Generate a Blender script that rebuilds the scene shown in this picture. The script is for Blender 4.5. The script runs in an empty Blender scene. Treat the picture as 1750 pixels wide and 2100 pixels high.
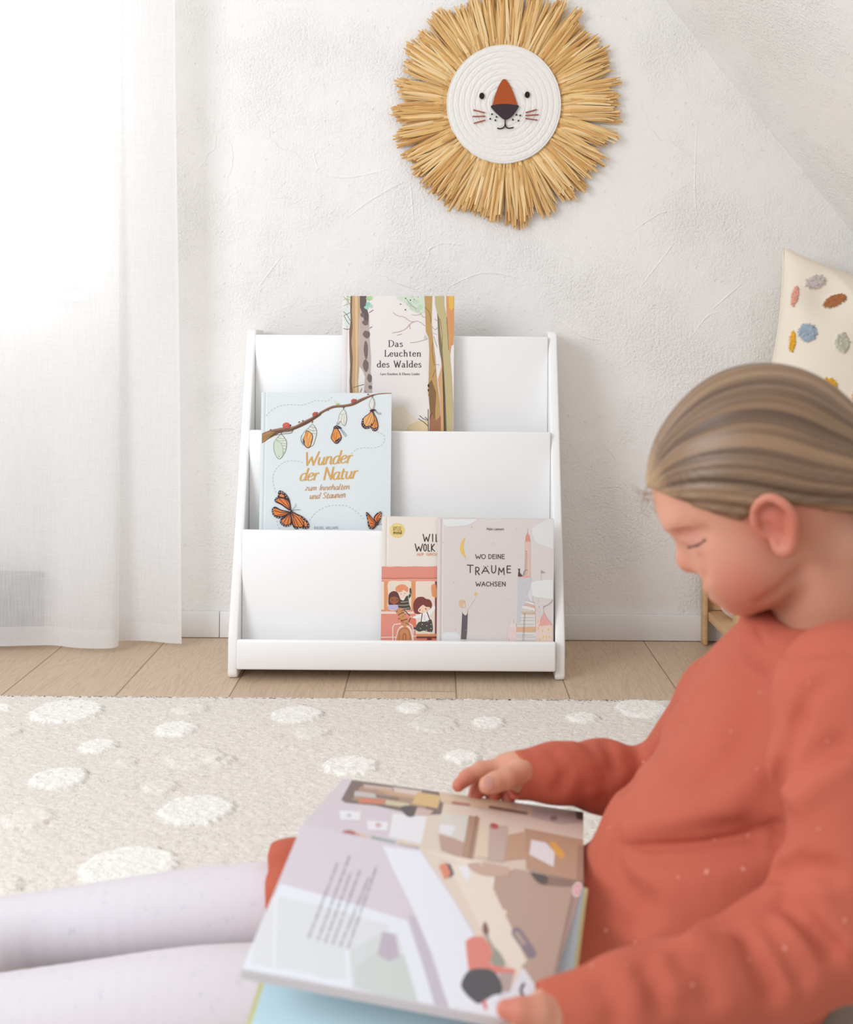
import bpy, bmesh, math, random
import numpy as np
from mathutils import Vector, Matrix
C = bpy.context.scene.collection
SC = bpy.context.scene
# ------------------------------------------------------------------ camera
F_PX, VX, VY, ROLL, CAM_H = 2309.0, 900.0, 703.0, 0.0075, 0.63   # for a 1750 x 2100 frame
WALL_Y = 2.40
cam_data = bpy.data.cameras.new('camera'); cam = bpy.data.objects.new('camera', cam_data); C.objects.link(cam)
cam.location = (0, 0, CAM_H); cam.rotation_euler = (math.pi/2, -ROLL, 0)
cam_data.sensor_width = 36; cam_data.lens = F_PX*36/2100
cam_data.shift_x = -(VX-875)/2100; cam_data.shift_y = -(1050-VY)/2100
cam_data.clip_start = 0.02
cam_data.dof.use_dof = True; cam_data.dof.focus_distance = 2.13; cam_data.dof.aperture_fstop = 6.6
SC.camera = cam
# ------------------------------------------------------------------ exposure, sky, daylight
SC.view_settings.view_transform = 'Standard'; SC.view_settings.look = 'None'
SC.view_settings.gamma = 1; SC.view_settings.exposure = -0.15
SC.cycles.max_bounces = 10
w = bpy.data.worlds.new('sky'); SC.world = w; w.use_nodes = True
bg = w.node_tree.nodes['Background']; bg.inputs[0].default_value = (0.96, 1.0, 1.06, 1); bg.inputs[1].default_value = 0.86
def area(name, loc, target, sx, sy, power, col):
    l = bpy.data.lights.new(name, 'AREA'); l.shape = 'RECTANGLE'; l.size = sx; l.size_y = sy; l.energy = power; l.color = col
    o = bpy.data.objects.new(name, l); C.objects.link(o); o.location = loc
    o.rotation_euler = (Vector(target)-Vector(loc)).to_track_quat('-Z', 'Y').to_euler(); return o
area('daylight_side_window', (-1.8, 0.1, 1.35), (0.3, 2.1, 0.45), 1.1, 1.1, 34, (0.95, 1.0, 1.07))
area('daylight_behind_curtain', (-0.95, 2.95, 1.45), (-0.75, 2.3, 1.0), 1.2, 1.5, 32, (1.0, 1.0, 1.0))
# ------------------------------------------------------------------ pixel <-> place
def ray(px, py):
    dx, dy = px-VX, py-VY
    return Vector(((dx+ROLL*dy)/F_PX, 1.0, -(dy-ROLL*dx)/F_PX))
def P(px, py, Y):
    r = ray(px, py); return Vector((r.x*Y, Y, CAM_H+r.z*Y))
def on_plane(px, py, p0, n):
    r = ray(px, py); o = Vector((0, 0, CAM_H)); t = (p0-o).dot(n)/r.dot(n); return o+r*t
def proj(x, y, z):
    dx, dy = x*F_PX/y, (CAM_H-z)*F_PX/y
    return VX+dx-ROLL*dy, VY+dy+ROLL*dx
def px2m(n, Y): return n*Y/F_PX
# ------------------------------------------------------------------ colour and materials
def lin(c):
    return tuple(((v/255)/12.92 if v/255 <= 0.04045 else ((v/255+0.055)/1.055)**2.4) for v in c)
def rgba(c): return (*lin(c), 1.0)
class NT:
    def __init__(s, name):
        s.m = bpy.data.materials.new(name); s.m.use_nodes = True; s.t = s.m.node_tree
        s.b = s.t.nodes['Principled BSDF']; s.out = s.t.nodes['Material Output']
    def n(s, typ, **kw):
        x = s.t.nodes.new(typ)
        for k, v in kw.items(): setattr(x, k, v)
        return x
    def l(s, a, b): s.t.links.new(a, b)
    def set(s, **kw):
        for k, v in kw.items(): s.b.inputs[k.replace('_', ' ')].default_value = v
    def val(s, node, **kw):
        for k, v in kw.items(): node.inputs[k.replace('_', ' ')].default_value = v
        return node
    def math(s, op, a, b=None, clamp=False):
        x = s.n('ShaderNodeMath', operation=op, use_clamp=clamp)
        for i, v in enumerate((a, b)):
            if v is None: continue
            if isinstance(v, (int, float)): x.inputs[i].default_value = v
            else: s.l(v, x.inputs[i])
        return x.outputs[0]
    def ramp(s, fac, stops):
        r = s.n('ShaderNodeValToRGB'); e = r.color_ramp.elements
        while len(e) < len(stops): e.new(0.5)
        for el, (p, c) in zip(e, stops): el.position = p; el.color = c if len(c) == 4 else (*c, 1)
        s.l(fac, r.inputs[0]); return r.outputs[0]
    def coords(s, scale=(1, 1, 1)):
        tc = s.n('ShaderNodeTexCoord'); mp = s.n('ShaderNodeMapping'); mp.inputs['Scale'].default_value = scale
        s.l(tc.outputs['Object'], mp.inputs[0]); return mp.outputs[0]
    def noise(s, vec, scale, detail=3, rough=0.5, dist=0.0):
        x = s.n('ShaderNodeTexNoise'); s.val(x, Scale=scale, Detail=detail, Roughness=rough, Distortion=dist)
        if vec is not None: s.l(vec, x.inputs['Vector'])
        return x.outputs['Fac']
    def bump(s, h, strength, distance):
        x = s.n('ShaderNodeBump'); s.val(x, Strength=strength, Distance=distance); s.l(h, x.inputs['Height'])
        s.l(x.outputs[0], s.b.inputs['Normal']); return x
def simple(name, col, rough=0.6, spec=0.3, sss=0.0, bump=None):
    t = NT(name); t.set(Base_Color=rgba(col), Roughness=rough)
    t.b.inputs['Specular IOR Level'].default_value = spec
    if sss:
        t.b.inputs['Subsurface Weight'].default_value = sss; t.b.inputs['Subsurface Scale'].default_value = 0.01
    if bump: t.bump(t.noise(t.coords(), bump[0], 4), bump[1], bump[2])
    return t.m
def attr_mat(name, rough=0.7, spec=0.2, bump=None, sss=0.0):
    t = NT(name); a = t.n('ShaderNodeAttribute'); a.attribute_name = 'Col'
    t.l(a.outputs['Color'], t.b.inputs['Base Color']); t.set(Roughness=rough)
    t.b.inputs['Specular IOR Level'].default_value = spec
    if bump: t.bump(t.noise(t.coords(), bump[0], 5, 0.6), bump[1], bump[2])
    if sss:
        t.b.inputs['Subsurface Weight'].default_value = sss; t.b.inputs['Subsurface Radius'].default_value = (1.0, 0.35, 0.2)
        t.b.inputs['Subsurface Scale'].default_value = 0.008
    return t.m
# ------------------------------------------------------------------ object helpers
def link(name, verts, faces, mat, parent=None, cols=None, smooth=False, label=None, origin=None, mats=None, midx=None):
    me = bpy.data.meshes.new(name)
    if origin is not None: verts = [tuple(Vector(v)-Vector(origin)) for v in verts]
    me.from_pydata(verts, [], faces); me.update()
    for m in (mats or [mat]): me.materials.append(m)
    if midx is not None: me.polygons.foreach_set('material_index', midx)
    if cols is not None:
        at = me.color_attributes.new('Col', 'FLOAT_COLOR', 'POINT')
        at.data.foreach_set('color', np.asarray(cols, dtype=np.float32).ravel())
    if smooth: me.polygons.foreach_set('use_smooth', [True]*len(me.polygons))
    o = bpy.data.objects.new(name, me); C.objects.link(o)
    if parent is not None: o.parent = parent
    if origin is not None: o.location = Vector(origin) - (Vector(parent.location) if parent is not None else Vector())
    elif parent is not None: o.matrix_parent_inverse = Matrix.Translation(-Vector(world_loc(parent)))
    if label: o['label'] = label
    return o
def world_loc(o):
    v = Vector(o.location)
    while o.parent is not None:
        v = v + o.matrix_parent_inverse.translation; o = o.parent; v = v + Vector(o.location)
    return v
def thing(name, label, cat, loc, group=None):
    o = bpy.data.objects.new(name, None); C.objects.link(o); o.location = loc; o.empty_display_size = 0.05
    return tag(o, label, cat, group)
def tag(o, label, cat, group=None, kind=None):
    o['label'] = label; o['category'] = cat
    if group: o['group'] = group
    if kind: o['kind'] = kind
    return o
def struct(o, label=None):
    o['kind'] = 'structure'
    if label: o['label'] = label
    return o
def box_bm(x0, x1, y0, y1, z0, z1, bev=0.0, seg=2, bm=None):
    b = bmesh.new(); r = bmesh.ops.create_cube(b, size=1)
    for v in b.verts: v.co = Vector((x0+(v.co.x+.5)*(x1-x0), y0+(v.co.y+.5)*(y1-y0), z0+(v.co.z+.5)*(z1-z0)))
    if bev: bmesh.ops.bevel(b, geom=list(b.edges), offset=bev, segments=seg, affect='EDGES', profile=0.5)
    return b
def prism_bm(poly, axis, a0, a1, bev=0.0, seg=2):
    """poly of 2-D points extruded along axis 'x': (y,z); 'y': (x,z); 'z': (x,y)"""
    b = bmesh.new()
    mk = {'x': lambda p, a: (a, p[0], p[1]), 'y': lambda p, a: (p[0], a, p[1]), 'z': lambda p, a: (p[0], p[1], a)}[axis]
    v0 = [b.verts.new(mk(p, a0)) for p in poly]; v1 = [b.verts.new(mk(p, a1)) for p in poly]; n = len(poly)
    b.faces.new(v0); b.faces.new(v1[::-1])
    for i in range(n): b.faces.new((v0[i], v1[i], v1[(i+1) % n], v0[(i+1) % n]))
    bmesh.ops.recalc_face_normals(b, faces=list(b.faces))
    if bev:
        es = [e for e in b.edges if len(e.link_faces) == 2 and e.calc_face_angle() > 0.5]
        bmesh.ops.bevel(b, geom=es, offset=bev, segments=seg, affect='EDGES', profile=0.5)
    return b
def bm_obj(name, b, mat, parent=None, label=None, smooth=True):
    vs = [tuple(v.co) for v in b.verts]; b.verts.index_update(); fs = [[v.index for v in f.verts] for f in b.faces]; b.free()
    o = link(name, vs, fs, mat, parent, label=label, smooth=False)
    if smooth:
        o.data.polygons.foreach_set('use_smooth', [True]*len(o.data.polygons))
        o.data.set_sharp_from_angle(angle=math.radians(50))
    return o
def catmull(pts, n=8, closed=False):
    pts = [tuple(p) for p in pts]; out = []; m = len(pts)
    if m < 3: return pts
    rng = range(m) if closed else range(m-1)
    for i in rng:
        if closed: p0, p1, p2, p3 = pts[i-1], pts[i], pts[(i+1) % m], pts[(i+2) % m]
        else: p0, p1, p2, p3 = pts[max(i-1, 0)], pts[i], pts[i+1], pts[min(i+2, m-1)]
        for k in range(n):
            t = k/n
            out.append(tuple(.5*((2*b)+(-a+c)*t+(2*a-5*b+4*c-d)*t*t+(-a+3*b-3*c+d)*t**3) for a, b, c, d in zip(p0, p1, p2, p3)))
    if not closed: out.append(pts[-1])
    return out
def tube(pts, radii, sides=8, V=None, Fc=None, closed_ends=True):
    V = [] if V is None else V; Fc = [] if Fc is None else Fc
    pts = [Vector(p) for p in pts]; n = len(pts); base = len(V)
    up = Vector((0.13, 0.31, 0.94))
    for i, p in enumerate(pts):
        t = (pts[min(i+1, n-1)]-pts[max(i-1, 0)]).normalized()
        a = t.cross(up)
        if a.length < 1e-4: a = t.cross(Vector((1, 0, 0)))
        a.normalize(); b2 = t.cross(a)
        r = radii[i] if hasattr(radii, '__len__') else radii
        for k in range(sides):
            th = 2*math.pi*k/sides; V.append(tuple(p+a*(r*math.cos(th))+b2*(r*math.sin(th))))
    for i in range(n-1):
        for k in range(sides):
            q = base+i*sides
            Fc.append((q+k, q+(k+1) % sides, q+sides+(k+1) % sides, q+sides+k))
    if closed_ends:
        Fc.append(tuple(base+k for k in range(sides))[::-1]); Fc.append(tuple(base+(n-1)*sides+k for k in range(sides)))
    return V, Fc
# ------------------------------------------------------------------ printed artwork: flat ink shapes on a real page or cover
class Art:
    def __init__(s, place, step=5e-6, base=1.2e-4):
        s.place = place; s.V = []; s.F = []; s.K = []; s.z = base; s.step = step; s.hold = False; s.clip = None
    def poly(s, pts, col):
        if s.clip: pts = s._clip(pts)
        if len(pts) < 3: return
        # every outline turns the same way, so ink faces look outward
        ar = sum(pts[i-1][0]*pts[i][1]-pts[i][0]*pts[i-1][1] for i in range(len(pts)))
        if ar > 0: pts = pts[::-1]
        b = len(s.V); c = rgba(col)
        for p in pts: s.V.append(tuple(s.place(p[0], p[1], s.z))); s.K.append(c)
        s.F.append(tuple(range(b, b+len(pts))))
        if not s.hold: s.z += s.step
    def _clip(s, pts):
        for (a, b, c) in s.clip:            # keep a*x+b*y+c >= 0
            out = []
            for i in range(len(pts)):
                p, q = pts[i-1], pts[i]; dp, dq = a*p[0]+b*p[1]+c, a*q[0]+b*q[1]+c
                if (dp >= 0) != (dq >= 0):
                    t = dp/(dp-dq); out.append((p[0]+(q[0]-p[0])*t, p[1]+(q[1]-p[1])*t))
                if dq >= 0: out.append(q)
            pts = out
            if len(pts) < 3: return []
        return pts
    def blob(s, pts, col, n=6): s.poly([p for p in catmull(pts, n, True)], col)
    def ell(s, x, y, rx, ry=None, col=(0, 0, 0), rot=0, n=28):
        ry = rx if ry is None else ry; c, d = math.cos(rot), math.sin(rot)
        s.poly([(x+rx*math.cos(t)*c-ry*math.sin(t)*d, y+rx*math.cos(t)*d+ry*math.sin(t)*c) for t in [2*math.pi*k/n for k in range(n)]], col)
    def rect(s, x0, y0, x1, y1, col): s.poly([(x0, y0), (x1, y0), (x1, y1), (x0, y1)], col)
    def line(s, pts, wd, col, curve=False, nib=None, taper=False, cap=True):
        """a pen stroke; wd is a width or one per point; nib=(thin, thick) follows the direction of the pen"""
        if curve and len(pts) > 2: pts = catmull([p[:2] for p in pts], 7)
        n = len(pts); L, R = [], []
        for i in range(n):
            a, b = pts[max(i-1, 0)], pts[min(i+1, n-1)]; dx, dy = b[0]-a[0], b[1]-a[1]; m = math.hypot(dx, dy) or 1
            if nib: ww = nib[0]+(nib[1]-nib[0])*abs(dy/m)**1.6
            else: ww = wd
            if taper: ww *= 0.25+0.75*math.sin(math.pi*min(max((i+.3)/(n-.4), 0.02), .98))
            nx, ny = -dy/m*ww/2, dx/m*ww/2
            L.append((pts[i][0]+nx, pts[i][1]+ny)); R.append((pts[i][0]-nx, pts[i][1]-ny))
        if n == 2 or len(pts) < 3 or curve:
            s_hold = s.hold
            s.hold = True
            for i in range(n-1): s.poly([L[i], L[i+1], R[i+1], R[i]], col)
            s.hold = s_hold
        else:
            s_hold = s.hold; s.hold = True
            for i in range(n-1):
                a, b = pts[i], pts[i+1]; dx, dy = b[0]-a[0], b[1]-a[1]; m = math.hypot(dx, dy) or 1
                ww = nib[0]+(nib[1]-nib[0])*abs(dy/m)**1.6 if nib else wd
                ex, ey = dx/m*ww*.3, dy/m*ww*.3; nx, ny = -dy/m*ww/2, dx/m*ww/2
                s.poly([(a[0]-ex+nx, a[1]-ey+ny), (b[0]+ex+nx, b[1]+ey+ny), (b[0]+ex-nx, b[1]+ey-ny), (a[0]-ex-nx, a[1]-ey-ny)], col)
                s.z += s.step*.25
            s.hold = s_hold
        if cap and not taper and not nib:
            hh = s.hold; s.hold = True
            s.z += s.step*.3
            for p in (pts[0], pts[-1]): s.ell(p[0], p[1], wd/2, wd/2, col, n=10)
            s.hold = hh
        if not s.hold: s.z += s.step
    def dash(s, pts, wd, col, on=4.0, off=4.0):
        pts = catmull(pts, 14); acc = 0; seg = [pts[0]]; draw = True; s.hold = True
        for i in range(1, len(pts)):
            a, b = pts[i-1], pts[i]; d = math.hypot(b[0]-a[0], b[1]-a[1]); pos = 0
            while d-pos > 0:
                need = (on if draw else off)-acc
                if d-pos >= need:
                    pos += need; q = (a[0]+(b[0]-a[0])*pos/d, a[1]+(b[1]-a[1])*pos/d)
                    if draw: s.line([seg[0], q], wd, col, cap=False)
                    seg = [q]; draw = not draw; acc = 0
                else: acc += d-pos; pos = d
        s.hold = False; s.z += s.step
    def make(s, name, mat, parent, label=None):
        return link(name, s.V, s.F, mat, parent, cols=s.K, label=label)
# ------------------------------------------------------------------ pen lettering (unit cap height, y up)
def c_(*p): return ('c', p)
def l_(*p): return ('l', p)
GL = {
 'A': (.72, [l_((0, 0), (.36, 1), (.72, 0)), l_((.15, .34), (.58, .34))]),
 'C': (.62, [c_((.6, .82), (.42, .98), (.2, .92), (.04, .62), (.04, .38), (.2, .07), (.42, .02), (.6, .16))]),
 'D': (.66, [l_((.05, 1), (.05, 0)), c_((.05, 1), (.35, .96), (.6, .7), (.62, .42), (.4, .08), (.05, 0))]),
 'E': (.56, [l_((.06, 1), (.06, 0)), l_((.06, 1), (.55, .98)), l_((.06, .53), (.48, .53)), l_((.06, 0), (.56, .01))]),
 'F': (.54, [l_((.06, 1), (.06, 0)), l_((.06, 1), (.54, .98)), l_((.06, .53), (.46, .53))]),
 'G': (.68, [c_((.62, .85), (.42, .99), (.18, .9), (.03, .55), (.12, .15), (.38, 0), (.64, .2), (.64, .45)), l_((.38, .45), (.66, .45))]),
 'H': (.68, [l_((.06, 1), (.06, 0)), l_((.62, 1), (.62, 0)), l_((.06, .5), (.62, .5))]),
 'I': (.16, [l_((.08, 1), (.08, 0))]),
 'J': (.42, [c_((.36, 1), (.37, .3), (.28, .03), (.12, .02), (.02, .18))]),
 'K': (.6, [l_((.06, 1), (.06, 0)), l_((.56, 1), (.08, .45), (.6, 0))]),
 'L': (.52, [l_((.06, 1), (.06, 0), (.52, 0))]),
 'M': (.86, [l_((.04, 0), (.1, 1), (.43, .35), (.76, 1), (.82, 0))]),
 'N': (.7, [l_((.06, 0), (.06, 1), (.64, 0), (.64, 1))]),
 'O': (.74, [c_((.37, 1), (.12, .86), (.02, .5), (.12, .14), (.37, 0), (.62, .14), (.72, .5), (.62, .86), (.37, 1))]),
 'P': (.58, [l_((.06, 1), (.06, 0)), c_((.06, 1), (.4, .98), (.55, .76), (.4, .5), (.06, .46))]),
 'R': (.6, [l_((.06, 1), (.06, 0)), c_((.06, 1), (.4, .98), (.55, .76), (.4, .52), (.06, .47)), l_((.24, .47), (.6, 0))]),
 'S': (.56, [c_((.52, .84), (.36, .99), (.14, .94), (.06, .74), (.2, .56), (.42, .44), (.52, .24), (.4, .04), (.18, .02), (.03, .16))]),
 'T': (.68, [l_((0, 1), (.68, .98)), l_((.34, 1), (.34, 0))]),
 'U': (.66, [c_((.06, 1), (.07, .35), (.2, .04), (.42, .03), (.58, .3), (.6, 1))]),
 'W': (1.0, [l_((0, 1), (.24, 0), (.48, .62), (.74, 0), (1.0, 1))]),
 'a': (.54, [c_((.46, .52), (.3, .63), (.1, .5), (.03, .26), (.1, .05), (.24, 0), (.4, .16), (.47, .46)), c_((.48, .62), (.45, .24), (.47, .05), (.56, .02), (.62, .1))]),
 'c': (.46, [c_((.44, .5), (.3, .62), (.1, .5), (.03, .28), (.12, .04), (.28, 0), (.46, .12))]),
 'd': (.56, [c_((.46, .5), (.3, .62), (.1, .5), (.03, .26), (.1, .04), (.24, 0), (.4, .14), (.48, .42)), c_((.54, 1.05), (.5, .6), (.46, .2), (.5, .03), (.6, .08))]),
 'e': (.46, [c_((.05, .28), (.34, .36), (.42, .5), (.32, .62), (.14, .54), (.03, .28), (.12, .03), (.3, 0), (.48, .14))]),
 'h': (.54, [l_((.08, 1), (.06, 0)), c_((.06, .3), (.2, .56), (.36, .6), (.44, .44), (.44, .12), (.5, .0), (.58, .06))]),
 'i': (.2, [c_((.09, .62), (.08, .14), (.12, 0), (.2, .06)), l_((.1, .86), (.1, .9))]),
 'l': (.22, [c_((.1, 1), (.08, .2), (.12, 0), (.22, .06))]),
 'm': (.82, [l_((.06, .62), (.06, 0)), c_((.06, .3), (.2, .58), (.34, .56), (.38, .36), (.38, 0)), c_((.38, .3), (.52, .58), (.66, .56), (.7, .36), (.7, .08), (.8, .02))]),
 'n': (.54, [l_((.08, .62), (.06, 0)), c_((.06, .3), (.2, .58), (.36, .6), (.43, .42), (.43, .12), (.5, 0), (.58, .06))]),
 'o': (.54, [c_((.27, .62), (.1, .53), (.03, .31), (.1, .09), (.27, 0), (.44, .09), (.51, .31), (.44, .53), (.27, .62))]),
 'r': (.38, [l_((.08, .62), (.06, 0)), c_((.06, .3), (.16, .54), (.28, .62), (.4, .56))]),
 's': (.4, [c_((.37, .52), (.24, .62), (.09, .56), (.07, .42), (.24, .32), (.36, .2), (.3, .03), (.14, 0), (.02, .1))]),
 't': (.38, [c_((.18, .86), (.14, .3), (.18, .03), (.28, 0), (.38, .08)), l_((.0, .62), (.38, .62))]),
 'u': (.54, [c_((.06, .62), (.06, .2), (.16, .01), (.3, .05), (.44, .34)), c_((.46, .62), (.44, .16), (.5, 0), (.6, .08))]),
 'z': (.48, [l_((.06, .6), (.42, .6), (.06, .02), (.46, .02))]),
 '&': (.7, [c_((.66, .02), (.3, .5), (.2, .8), (.32, .98), (.44, .84), (.34, .6), (.08, .36), (.1, .08), (.32, 0), (.56, .2), (.64, .42))]),
 ' ': (.36, []),
}
# roman (book) letters: upright, thick and thin, with serifs
SER = {
 'a': (.5, [c_((.08, .48), (.2, .62), (.34, .56), (.37, .42), (.37, .08), (.44, .01), (.5, .04)), c_((.37, .38), (.14, .3), (.04, .16), (.1, .02), (.24, .01), (.37, .14))], []),
 'd': (.58, [c_((.44, .5), (.3, .62), (.12, .52), (.04, .3), (.1, .07), (.24, 0), (.36, .06), (.44, .18)), l_((.45, 1.04), (.45, .02))], [(.38, 1.0), (.52, 0.02)]),
 'e': (.47, [c_((.07, .34), (.4, .35), (.42, .45), (.28, .62), (.12, .54), (.04, .3), (.12, .06), (.27, 0), (.45, .14))], []),
 'h': (.6, [l_((.12, 1.04), (.12, 0)), c_((.12, .42), (.26, .6), (.4, .6), (.46, .42), (.46, .0))], [(.08, 1.0), (.12, 0), (.46, 0)]),
 'l': (.26, [l_((.13, 1.04), (.13, 0))], [(.08, 1.0), (.13, 0)]),
 'n': (.6, [l_((.12, .6), (.12, 0)), c_((.12, .42), (.26, .6), (.4, .6), (.46, .42), (.46, .0))], [(.08, .58), (.12, 0), (.46, 0)]),
 'u': (.6, [c_((.12, .6), (.12, .2), (.18, .02), (.3, .01), (.44, .16)), l_((.46, .6), (.46, .02))], [(.07, .6), (.4, .6), (.52, .02)]),
 'r': (.4, [l_((.12, .6), (.12, 0)), c_((.12, .36), (.22, .58), (.34, .62), (.38, .54))], [(.08, .58), (.12, 0)]),
 'i': (.26, [l_((.13, .6), (.13, 0)), l_((.13, .85), (.13, .92))], [(.08, .58), (.13, 0)]),
 'D': (.76, [l_((.13, 1), (.13, 0)), c_((.06, 1), (.4, 1), (.64, .8), (.7, .5), (.62, .2), (.38, 0), (.06, 0))], [(.08, 1), (.08, 0)]),
 'L': (.6, [l_((.13, 1), (.13, 0), (.56, 0), (.59, .22))], [(.13, 1), (.1, 0)]),
 'W': (1.0, [l_((.06, 1), (.3, 0), (.5, .8), (.7, 0), (.94, 1))], [(.07, 1), (.46, 1), (.93, 1)]),
 'K': (.7, [l_((.13, 1), (.13, 0)), l_((.58, 1), (.15, .48), (.62, 0))], [(.13, 1), (.13, 0), (.58, 1), (.62, 0)]),
 's': (.42, [c_((.36, .5), (.22, .62), (.09, .54), (.09, .42), (.24, .33), (.36, .2), (.3, .03), (.16, 0), (.05, .12))], []),
 'c': (.46, [c_((.42, .5), (.28, .62), (.12, .54), (.04, .3), (.12, .06), (.27, 0), (.44, .12))], []),
 't': (.38, [c_((.17, .8), (.17, .14), (.22, .01), (.36, .06)), l_((.04, .6), (.36, .6))], []),
}
def write(art, text, x0, x1, ybase, h, col, wd=None, nib=None, slant=0.0, rise=0.0, roman=False, gap=.12, jitter=0.0, seed=1):
    rnd = random.Random(seed); adv = 0; items = []
    for ch in text:
        g = SER.get(ch) if roman else None
        if g is None: g = (*GL[ch][:2], [])
        items.append((adv, g)); adv += g[0]+gap
    adv -= gap; k = (x1-x0)/(adv*1.0)
    for (a, g) in items:
        j = rnd.uniform(-jitter, jitter); s2 = 1+rnd.uniform(-jitter, jitter)*.7
        def m(p):
            x = x0+(a+p[0]+slant*p[1]*h/k)*k; return (x, ybase+rise*(x-x0)/(x1-x0)-p[1]*h*s2+j*h)
        for kind, pts in g[1]:
            art.line([m(p) for p in pts], wd or 1.0, col, curve=(kind == 'c'), nib=nib, cap=(nib is None))
        for p in g[2]:
            q = m(p); art.hold = True; art.line([(q[0]-.1*k, q[1]), (q[0]+.1*k, q[1])], (nib[0] if nib else wd), col, cap=False); art.hold = False; art.z += art.step
# ------------------------------------------------------------------ implicit surfaces (smoothly joined volumes, meshed by surface nets)
class Vol:
    def __init__(s, lo, hi, h):
        s.lo = np.array(lo, float); s.h = h; s.n = (np.ceil((np.array(hi)-s.lo)/h).astype(int)+1)
        s.a = np.full(tuple(s.n), 0.06, np.float32)
    def sub(s, lo, hi):
        i0 = np.maximum(np.floor((np.array(lo)-s.lo)/s.h).astype(int), 0); i1 = np.minimum(np.ceil((np.array(hi)-s.lo)/s.h).astype(int)+1, s.n)
        if np.any(i1 <= i0): return None, None
        ax = [(s.lo[k]+s.h*np.arange(i0[k], i1[k])).astype(np.float32) for k in range(3)]
        return tuple(slice(a, b) for a, b in zip(i0, i1)), (ax[0][:, None, None], ax[1][None, :, None], ax[2][None, None, :])
    def mix(s, lo, hi, fn, k, mode='u'):
        sl, g = s.sub(np.array(lo)-k-.006, np.array(hi)+k+.006)
        if sl is None: return
        d = fn(*g).astype(np.float32); b = s.a[sl]
        if mode == 'u':
            t = np.clip(.5+.5*(b-d)/k, 0, 1); s.a[sl] = b*(1-t)+d*t-k*t*(1-t)
        else:
            t = np.clip(.5-.5*(b+d)/k, 0, 1); s.a[sl] = b*(1-t)-d*t+k*t*(1-t)
    def cone(s, p, q, ra, rb, k=.01, mode='u'):
        p, q = np.array(p), np.array(q); v = q-p; vv = max(float(v@v), 1e-9); r = max(ra, rb)
        def fn(X, Y, Z):
            t = np.clip(((X-p[0])*v[0]+(Y-p[1])*v[1]+(Z-p[2])*v[2])/vv, 0, 1)
            return np.sqrt((X-p[0]-t*v[0])**2+(Y-p[1]-t*v[1])**2+(Z-p[2]-t*v[2])**2)-(ra+(rb-ra)*t)
        s.mix(np.minimum(p, q)-r, np.maximum(p, q)+r, fn, k, mode)
    def chain(s, pts, radii, k=.01, mode='u'):
        for i in range(len(pts)-1): s.cone(pts[i], pts[i+1], radii[i], radii[i+1], k, mode)
    def ball(s, p, r, k=.01, mode='u'): s.cone(p, np.array(p)+[0, 0, 1e-4], r, r, k, mode)
    def ell(s, c, r, k=.01, M=None, mode='u'):
        c = np.array(c); r = np.array(r, float); M = np.eye(3) if M is None else np.array(M)   # rows of M: local axes in the room
        ext = np.sqrt(((M*r[:, None])**2).sum(0))
        def fn(X, Y, Z):
            d = [X-c[0], Y-c[1], Z-c[2]]; L = [M[i, 0]*d[0]+M[i, 1]*d[1]+M[i, 2]*d[2] for i in range(3)]
            k0 = np.sqrt(sum((L[i]/r[i])**2 for i in range(3)))+1e-9; k1 = np.sqrt(sum((L[i]/r[i]**2)**2 for i in range(3)))+1e-9
            return k0*(k0-1)/k1
        s.mix(c-ext, c+ext, fn, k, mode)
    def fold(s, pts, amp, sig):
        """press a crease (amp>0) or raise a fold (amp<0) along a line near the surface; amp per point or one"""
        pts = np.array([tuple(p) for p in pts]); am = np.full(len(pts), amp) if np.isscalar(amp) else np.array(amp)
        sl, g = s.sub(pts.min(0)-3*sig, pts.max(0)+3*sig)
        if sl is None: return
        X, Y, Z = g; best = np.full(np.broadcast(X, Y, Z).shape, 1e9, np.float32); amt = np.zeros_like(best)
        for i in range(len(pts)-1):
            p, v = pts[i], pts[i+1]-pts[i]; vv = max(float(v@v), 1e-9)
            t = np.clip(((X-p[0])*v[0]+(Y-p[1])*v[1]+(Z-p[2])*v[2])/vv, 0, 1)
            d = (X-p[0]-t*v[0])**2+(Y-p[1]-t*v[1])**2+(Z-p[2]-t*v[2])**2
            m = d < best; best = np.where(m, d, best); amt = np.where(m, am[i]+(am[i+1]-am[i])*t, amt)
        s.a[sl] += (amt*np.exp(-best/sig**2)).astype(np.float32)
    def on(s, pts, y0=.55, y1=1.3):
        """where the lines of sight through these picture points meet the surface (third number, if any, only a fallback distance)"""
        out = []
        for q in pts:
            ys = np.arange(y0, y1, s.h*.5); r = ray(q[0], q[1]); W = np.stack([r.x*ys, ys, CAM_H+r.z*ys], 1)
            i = np.round((W-s.lo)/s.h).astype(int); ok = ((i >= 0) & (i < s.n)).all(1); i = np.clip(i, 0, s.n-1)
            val = np.where(ok, s.a[i[:, 0], i[:, 1], i[:, 2]], 1); k = np.argmax(val < 0)
            if val[k] < 0: out.append(tuple(W[k]))
            elif len(q) > 2: out.append(tuple(P(*q)))
        return out
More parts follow.
